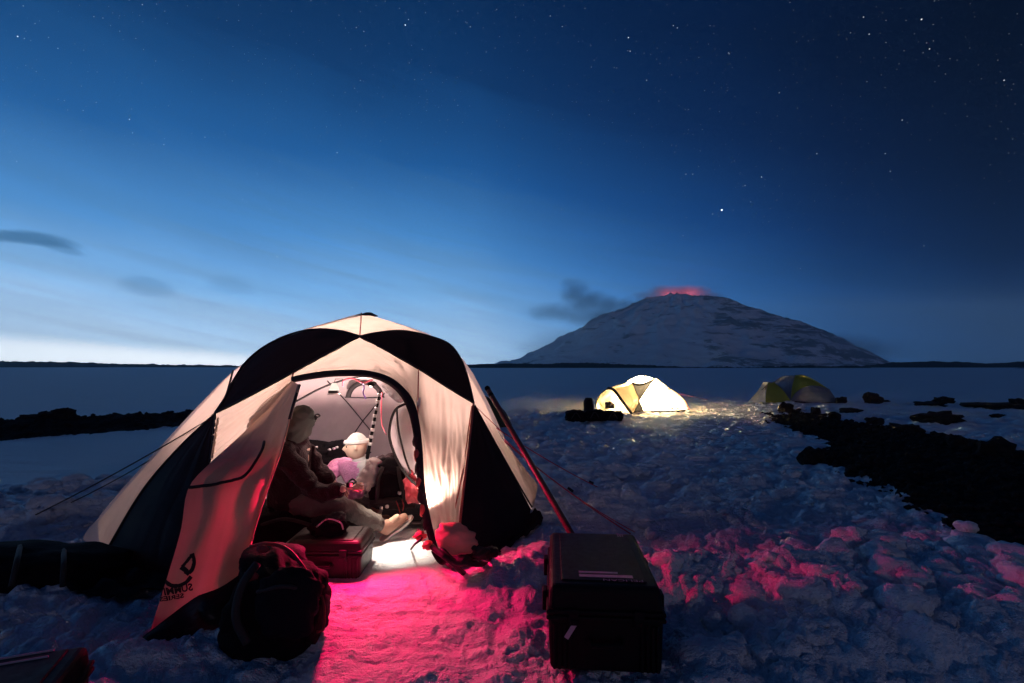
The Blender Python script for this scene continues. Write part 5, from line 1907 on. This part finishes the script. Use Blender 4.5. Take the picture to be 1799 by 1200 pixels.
back_edge = D2.cast(spline([X1, (1098, 682), (1085, 697), (1076, 724)], 20)) + np.array([0, .3, 0])
put('porch_panel', grid_mesh('porch_panel', coons(spline([TP, inner_edge[0]], 12), back_edge, spline([arch_l[-1], back_edge[-1]], 12), arch_l, 16, 12)), M['porch_cream'], t2)
P_ = D2.patch([X1, (1116, 684)], [(1116, 684), (1120, 704), (1110, 727)], [(1078, 725), (1095, 726), (1110, 727)], [X1, (1092, 690), (1078, 725)], 12, 10, 0, -.05)
put('inner_door', grid_mesh('inner_door', P_), M['porch_cream'], t2)
put('door_leaf', grid_mesh('door_leaf', coons(arch_l[:14] * 1.0, spline([arch_l[13], at(1060, 716, 16.6), at(1062, 724, 16.6)], 8), spline([arch_l[-1], at(1062, 724, 16.6)], 14), spline([TP, arch_l[10], arch_l[-1]], 8), 8, 14)), M['bright_cream'], t2)
put('pole_sleeve', tube('pole_sleeve', arch_r + np.array([0, -.02, 0]), .045, 6), M['black_trim'], t2)
put('pole_sleeve', tube('pole_sleeve', arch_l, .018, 6), M['black_trim'], t2)
for pl in ([X1, (1117, 688), XC, (1131, 725)], [X2, (1137, 683), XC, (1112, 727)]):
    put('pole_sleeve', tube('pole_sleeve', D2.line(pl, 20, .015), .022, 5), M['black_trim'], t2)
put('pole_sleeve', tube('pole_sleeve', D2.line([X1, (1120, 677), (1132, 675), X2], 20, .01), .026, 5), M['black_trim'], t2)
put('pole_sleeve', tube('pole_sleeve', D2.line([(1153, 665), (1171, 679), (1190, 692), (1203, 704), (1210, 723)], 20, .01), .012, 5), M['black_trim'], t2)
hm_ = D2.line([(1112, 727), (1131, 725.5), (1170, 725), (1210, 723)], 24, .015)
put('hem_band', grid_mesh('hem_band', np.stack([hm_, hm_ + np.array([0, 0, .075])], 0)), M['black_trim'], t2)
put('seam', tube('seam', D2.line([(1166, 698), (1167, 724)], 8, .01), .010, 5), M['mesh_grey'], t2)
sh_px = [(1178, 716), (1182, 714.5), (1188, 715), (1193, 716.5), (1193, 719), (1178, 719)]
me_ = mesh_from('vent', D2.cast(sh_px) + np.array([0, -.015, 0]), [(0, 1, 2, 3, 4, 5)])
put('vent', me_, M['mesh_grey'], t2, False)
lg = []
for rr0 in (2.2, 4.2, 6.2):
    lg += stroke([(1172.5 + rr0 * math.cos(a_), 688.5 + .9 * rr0 * math.sin(a_) * -1) for a_ in np.linspace(-.1, 1.6, 8)], 1.5, 8)
vs_, fs_ = [], []
for q in lg:
    k = len(vs_)
    vs_ += list(D2.cast(q) + np.array([0, -.02, 0]))
    fs_.append((k, k + 1, k + 2, k + 3))
put('logo', mesh_from('logo', vs_, fs_), M['print_black'], t2, False)
guy(D2.cast([(1189, 691)])[0], gnd(1218, 714, 0) + np.array([.5, 0, .25]), .0, .008, 'cord', t2)
guy(D2.cast([(1203, 704)])[0], gnd(1214, 724, 0), .0, .008, 'cord', t2)
for (u, v, h_) in ((1069, 720, .20), (1074, 719, .22), (1078, 721, .17)):
    c = gnd(u, 725.5, 0)
    po = thing('cooking_pot', c, {1069: 'leftmost of three metal pots in the porch of the lit tent', 1074: 'tallest of three metal pots in the porch of the lit tent', 1078: 'rightmost of three metal pots in the porch of the lit tent'}[u], 'pot', 'pots in the porch of the lit tent')
    bm = bmesh.new()
    bmesh.ops.create_cone(bm, cap_ends=True, segments=14, radius1=.07, radius2=.075, depth=h_)
    bmesh.ops.translate(bm, vec=c + np.array([0, .2, h_ / 2 + .12]), verts=bm.verts)
    put('pot_body', bm_mesh('pot_body', bm), M['case_brown'], po)
    bm = bmesh.new()
    bmesh.ops.create_cone(bm, cap_ends=True, segments=14, radius1=.078, radius2=.05, depth=.03)
    bmesh.ops.translate(bm, vec=c + np.array([0, .2, h_ + .135]), verts=bm.verts)
    put('pot_lid', bm_mesh('pot_lid', bm), M['alloy'], po)
lamp('tent_lamp', 'POINT', (4.62, 17.2, .50), 1500, (1.0, .78, .50), .1)
lamp('porch_lamp', 'POINT', tuple(at(1090, 700, 16.75)), 16, (1.0, .74, .45), .06)

# gear in front of the lit tent
for (u, v, dep, sx, sy, sz, lb, cat, nm, sd_) in (
        (1012, 731, 14.3, .30, .25, .17, 'black bag at the left end of the gear row before the lit tent', 'bag', 'gear_bag', 81),
        (1045, 730, 14.2, .33, .25, .16, 'black bag in the middle of the gear row before the lit tent', 'bag', 'gear_bag', 82),
        (1077, 731, 14.2, .27, .24, .15, 'black bag at the right end of the gear row nearest the lit tent porch', 'bag', 'gear_bag', 83)):
    gb = thing(nm, gnd(u, 738), lb, cat, 'black bags in front of the lit tent')
    blob('body', at(u, v, dep), (sx, sy, sz), M['bag_black'], gb, 3, .16, 2.2, sd_, sub=4)
    put('strap', tube('strap', [at(u - 8, v + 5, dep - .26), at(u, v - 6, dep - .27), at(u + 8, v + 5, dep - .26)], .014, 5, n=10), M['webbing'], gb)
dr = thing('barrel', at(1034, 722, 14.6), 'upright dark barrel pack standing behind the black bags by the lit tent', 'barrel')
blob('body', at(1034, 713, 14.6), (.135, .13, .21), M['bag_blue'], dr, 4, .05, 2, 91)
bm = bmesh.new()
bmesh.ops.create_cone(bm, cap_ends=True, segments=18, radius1=.11, radius2=.09, depth=.05)
bmesh.ops.translate(bm, vec=at(1034, 700.5, 14.6), verts=bm.verts)
put('lid', bm_mesh('lid', bm), M['dark_plastic'], dr)
put('strap', tube('strap', [at(1041, 702, 14.5), at(1043, 712, 14.48), at(1043, 722, 14.5)], .015, 5, n=10), M['label_grey'], dr)

# ------------------------------------------------------------------ the unlit grey and lime tent on the right
D3 = Dome(12.55, 22.2, [(-.3, 1.32), (0, 1.30), (.35, 1.16), (.6, .98), (.82, .72), (.97, .45), (1.05, .2), (1.08, .02)], 1.0, .9, .9, lean=-.28, y0=18, y1=26)
t3 = thing('lime_tent', (12.4, 22, 0), 'unlit grey and lime green dome tent on the right beyond the glowing tent', 'tent')
TPx, LFx, BFx, BRx = (1397, 659), (1359, 671), (1389, 703), (1472, 705)
P_ = D3.patch([LFx, (1375, 661.5), TPx], [TPx, (1391, 680), BFx], [BFx, (BFx[0] - .2, BFx[1])], [LFx, (1376, 683), BFx], 12, 12)
put('grey_panel', grid_mesh('grey_panel', P_), M['grey_cloth'], t3)
P_ = D3.patch([TPx, (1412, 659), (1432, 668), (1457, 684)], [(1457, 684), (1457, 684.3)], [BFx, (1400, 689), (1418, 679), (1438, 679), (1457, 684.3)], [TPx, (1391, 680), BFx], 12, 18)
put('lime_panel', grid_mesh('lime_panel', P_), M['green_cloth'], t3)
P_ = D3.patch([BFx, (1400, 689), (1418, 679), (1438, 679), (1457, 684)], [(1457, 684), BRx], [(1393, 705), (1430, 706), BRx], [BFx, (1393, 705)], 12, 18)
put('grey_panel', grid_mesh('grey_panel', P_), M['grey_cloth'], t3)
rr_ = D3.rear(D3.cast([TPx, (1375, 661.5), LFx, (1352, 685), (1350, 703)]), D3.cast([TPx, (1412, 659), (1432, 668), (1457, 684), BRx]), np.r_[1.07, 1.03, np.linspace(.97, 0, 10)], 40)
put('rear_panel', grid_mesh('rear_panel', rr_), M['grey_cloth'], t3)
va, vb2 = spline([at(1350, 671.5, 20.4), at(1346, 690, 20.2), at(1345, 707, 20.1)], 12), spline([at(1359, 671, 21.2), at(1374, 684, 20.9), at(1389, 704, 20.8)], 12)
put('lime_panel', grid_mesh('lime_panel', np.stack([va * (1 - t) + vb2 * t + np.array([0, 0, -.05 * math.sin(math.pi * t)]) for t in np.linspace(0, 1, 8)], 1)), M['green_cloth'], t3)
vl = spline([at(1340, 672, 20.6), at(1333, 684, 20.7), at(1313, 707, 20.9)], 12)
put('porch_panel', grid_mesh('porch_panel', np.stack([vl * (1 - t) + va * t for t in np.linspace(0, 1, 8)], 1)), M['grey_cloth'], t3)
vbk = spline([at(1359, 671, 21.6), at(1350, 685, 22.0), at(1335, 706, 22.4)], 12)
put('porch_panel', grid_mesh('porch_panel', np.stack([vl * (1 - t) + vbk * t for t in np.linspace(0, 1, 8)], 1)), M['grey_cloth'], t3)
put('porch_panel', grid_mesh('porch_panel', np.stack([np.array([vl[0] * (1 - t) + va[0] * t for t in np.linspace(0, 1, 8)]), np.array([vbk[0] * (1 - t) + vb2[0] * t for t in np.linspace(0, 1, 8)])], 0)), M['green_cloth'], t3)
for pl in ([TPx, (1391, 680), BFx], [LFx, (1376, 683), BFx], [BFx, (1400, 689), (1418, 679), (1438, 679), (1457, 684)]):
    put('pole_sleeve', tube('pole_sleeve', D3.line(pl, 20, .01), .014, 5), M['grey_cloth'], t3)
lp = vl[3] * .42 + va[3] * .58
ex = (va[3] - vl[3]) / np.linalg.norm(va[3] - vl[3])
ey = (vl[5] - vl[2]) * .5 + (va[5] - va[2]) * .5
ey = -ey / np.linalg.norm(ey)
off_ = np.array([0, -.06, .02])
loops = [[(-.9, -1), (.25, 1), (.8, 1), (-.3, -1)], [(.45, -1), (.95, -1), (.8, 1), (.45, .7)], [(-.1, -.35), (.5, -.35), (.5, .0), (.15, .0)]]
vs_, fs_ = [], []
for l_ in loops:
    fs_.append(tuple(range(len(vs_), len(vs_) + 4)))
    vs_ += [lp + off_ + ex * x * .14 + ey * y * .12 for x, y in l_]
put('logo', mesh_from('logo', vs_, fs_), M['print_black'], t3, False)
put('ground_sheet', grid_mesh('ground_sheet', np.stack([D3.line([(1390, 704), (1430, 706), (1472, 705)], 14, .02), D3.line([(1390, 707), (1430, 708.5), (1474, 707)], 14, .02)], 0)), M['black_trim'], t3)

# ------------------------------------------------------------------ dark olive tent behind the big one
D4 = Dome(-1.25, 13.2, [(-.2, 1.3), (0, 1.25), (.3, 1.1), (.55, .85), (.75, .5), (.86, .1), (.88, .01)], 1.0, .9, .9, 0.0, 10, 17)
t4 = thing('olive_tent', (-1.2, 13.2, 0), 'dark olive tent mostly hidden behind the right side of the big dome tent', 'tent')
th_ = np.linspace(0, 2 * math.pi, 48, endpoint=False)
zz_ = np.r_[np.linspace(0, .8, 12), .85, .88]
rw = np.array([[(D4.cx + D4.rad(z) * math.cos(t), D4.cy + .9 * D4.rad(z) * math.sin(t), z) for t in th_] for z in zz_])
put('canopy', grid_mesh('canopy', rw, True), M['dark_green_cloth'], t4)
for k in range(3):
    a_ = k * math.pi / 3 + .3
    pts = [(D4.cx + s_ * D4.rad(z) * 1.01 * math.cos(a_), D4.cy + .9 * s_ * D4.rad(z) * 1.01 * math.sin(a_), z + .005) for s_, zl in ((1, zz_), (-1, zz_[::-1])) for z in zl]
    put('pole_sleeve', tube('pole_sleeve', pts, .014, 5), M['black_trim'], t4)


# ------------------------------------------------------------------ boulders and scoria
def boulder(u, v_base, wpx, hpx, label, seed, group=None, z=0.0, flat=1.0):
    c = gnd(u, v_base, z)
    s_ = c[1] / F
    w_, h_ = wpx * s_ / 2, hpx * s_
    o = blob('boulder', c + np.array([0, w_ * .6, h_ * .30]), (w_, w_ * .8, h_ * .72), M['rock'], None, 3.4, .42, 1.5, seed, (0, 0, .35 * math.sin(seed)), 3)
    o.data.polygons.foreach_set('use_smooth', [False] * len(o.data.polygons))
    return tag(o, label, 'rock', group)


for i, (u, v, w_, h_, lb) in enumerate([
        (1384, 727, 21, 17, 'black boulder at the tip of the dark ash patch below the lime tent'),
        (1436, 731, 15, 13, 'small upright black boulder second from the tip of the dark ash patch'),
        (1469, 736, 20, 11, 'low black rock just right of the small upright boulder on the ash patch'),
        (1539, 708, 25, 15, 'rounded black boulder alone on the snow right of the lime tent'),
        (1481, 708, 17, 9, 'small black rock touching the right corner of the lime tent'),
        (1500, 725, 34, 6, 'flat black slab of rock on the snow just above the ash patch'),
        (1543, 744, 26, 9, 'low dark stone on the snow below the lone rounded boulder'),
        (1665, 743, 64, 17, 'broad black boulder on the snow above the middle of the ash patch'),
        (1645, 713, 46, 6, 'long thin black ledge of rock on the far snow at right'),
        (1665, 709, 30, 10, 'small peaked black rock on top of the long thin ledge'),
        (1770, 719, 80, 9, 'dark ledge of rock at the right edge of the far snow'),
        (1795, 716, 22, 14, 'dark knob of rock on the ledge at the right edge'),
        (1763, 806, 46, 30, 'biggest black boulder at the right edge of the ash patch'),
        (1689, 790, 26, 24, 'squat black boulder left of the biggest one on the ash patch'),
        (1430, 814, 36, 22, 'black boulder at the left rim of the wide ash patch'),
        (1760, 733, 22, 5, 'thin dark stone on the snow above the biggest boulder'),
        (1600, 762, 46, 14, 'low hump of black rock along the top rim of the ash patch'),
        (1555, 706, 20, 3, 'thin sliver of dark rock right of the lone rounded boulder'),
        (1633, 732, 16, 4, 'tiny dark stone left of the broad black boulder')]):
    boulder(u, v, w_, h_, lb, 100 + i)
for i, (u, v, w_, h_, lb) in enumerate([
        (104, 738, 28, 20, 'peaked black boulder, highest on the dark rock band at the left'),
        (75, 738, 26, 14, 'rounded black boulder left of the peaked one on the dark band'),
        (45, 740, 32, 10, 'low black boulder at the far left of the dark rock band'),
        (125, 738, 16, 9, 'small black stone right of the peaked boulder on the dark band')]):
    c = gnd(u, 738, 0) * 1.0
    boulder(u, v, w_, h_, lb, 140 + i, None, .22)


def scoria(name, poly, n, smin, smax, seed):
    r_ = np.random.default_rng(seed)
    lo, hi = poly.min(0), poly.max(0)
    hi = np.minimum(hi, [16, 26])
    lo = np.maximum(lo, [-16, 1.5])
    base = bmesh.new()
    bmesh.ops.create_icosphere(base, subdivisions=1, radius=1)
    bv = np.array([v.co for v in base.verts])
    bf = np.array([[v.index for v in f.verts] for f in base.faces])
    base.free()
    VV, FF = [], []
    got = 0
    while got < n:
        p = r_.uniform(lo, hi, (4000, 2))
        sd_ = poly_sd(p[:, 0], p[:, 1], poly)
        p = p[(sd_ > -.05) & (sd_ < 2.5)]
        zz = ground_h(p[:, 0], p[:, 1])[0]
        for (x, y), z in zip(p, zz):
            s_ = r_.uniform(smin, smax) ** 1.0 * (0.6 + .05 * math.hypot(x, y))
            q = bv * (1 + r_.uniform(-.28, .28, (len(bv), 1))) * s_ * np.array([1, 1, .75])
            a_ = r_.uniform(0, 6.28)
            q = q @ np.array([[math.cos(a_), -math.sin(a_), 0], [math.sin(a_), math.cos(a_), 0], [0, 0, 1]]).T
            VV.append(q + np.array([x, y, z + s_ * .2]))
            FF.append(bf + got * len(bv))
            got += 1
            if got >= n:
                break
    o = link(name, mesh_from(name, np.vstack(VV), [tuple(int(k) for k in f) for f in np.vstack(FF)]), M['rock'], None, False)
    return tag(o, kind='stuff')


scoria('scoria_stones', ASH_RIGHT, 3200, .012, .05, 5)
scoria('scoria_stones', ASH_LEFT, 900, .012, .05, 6)
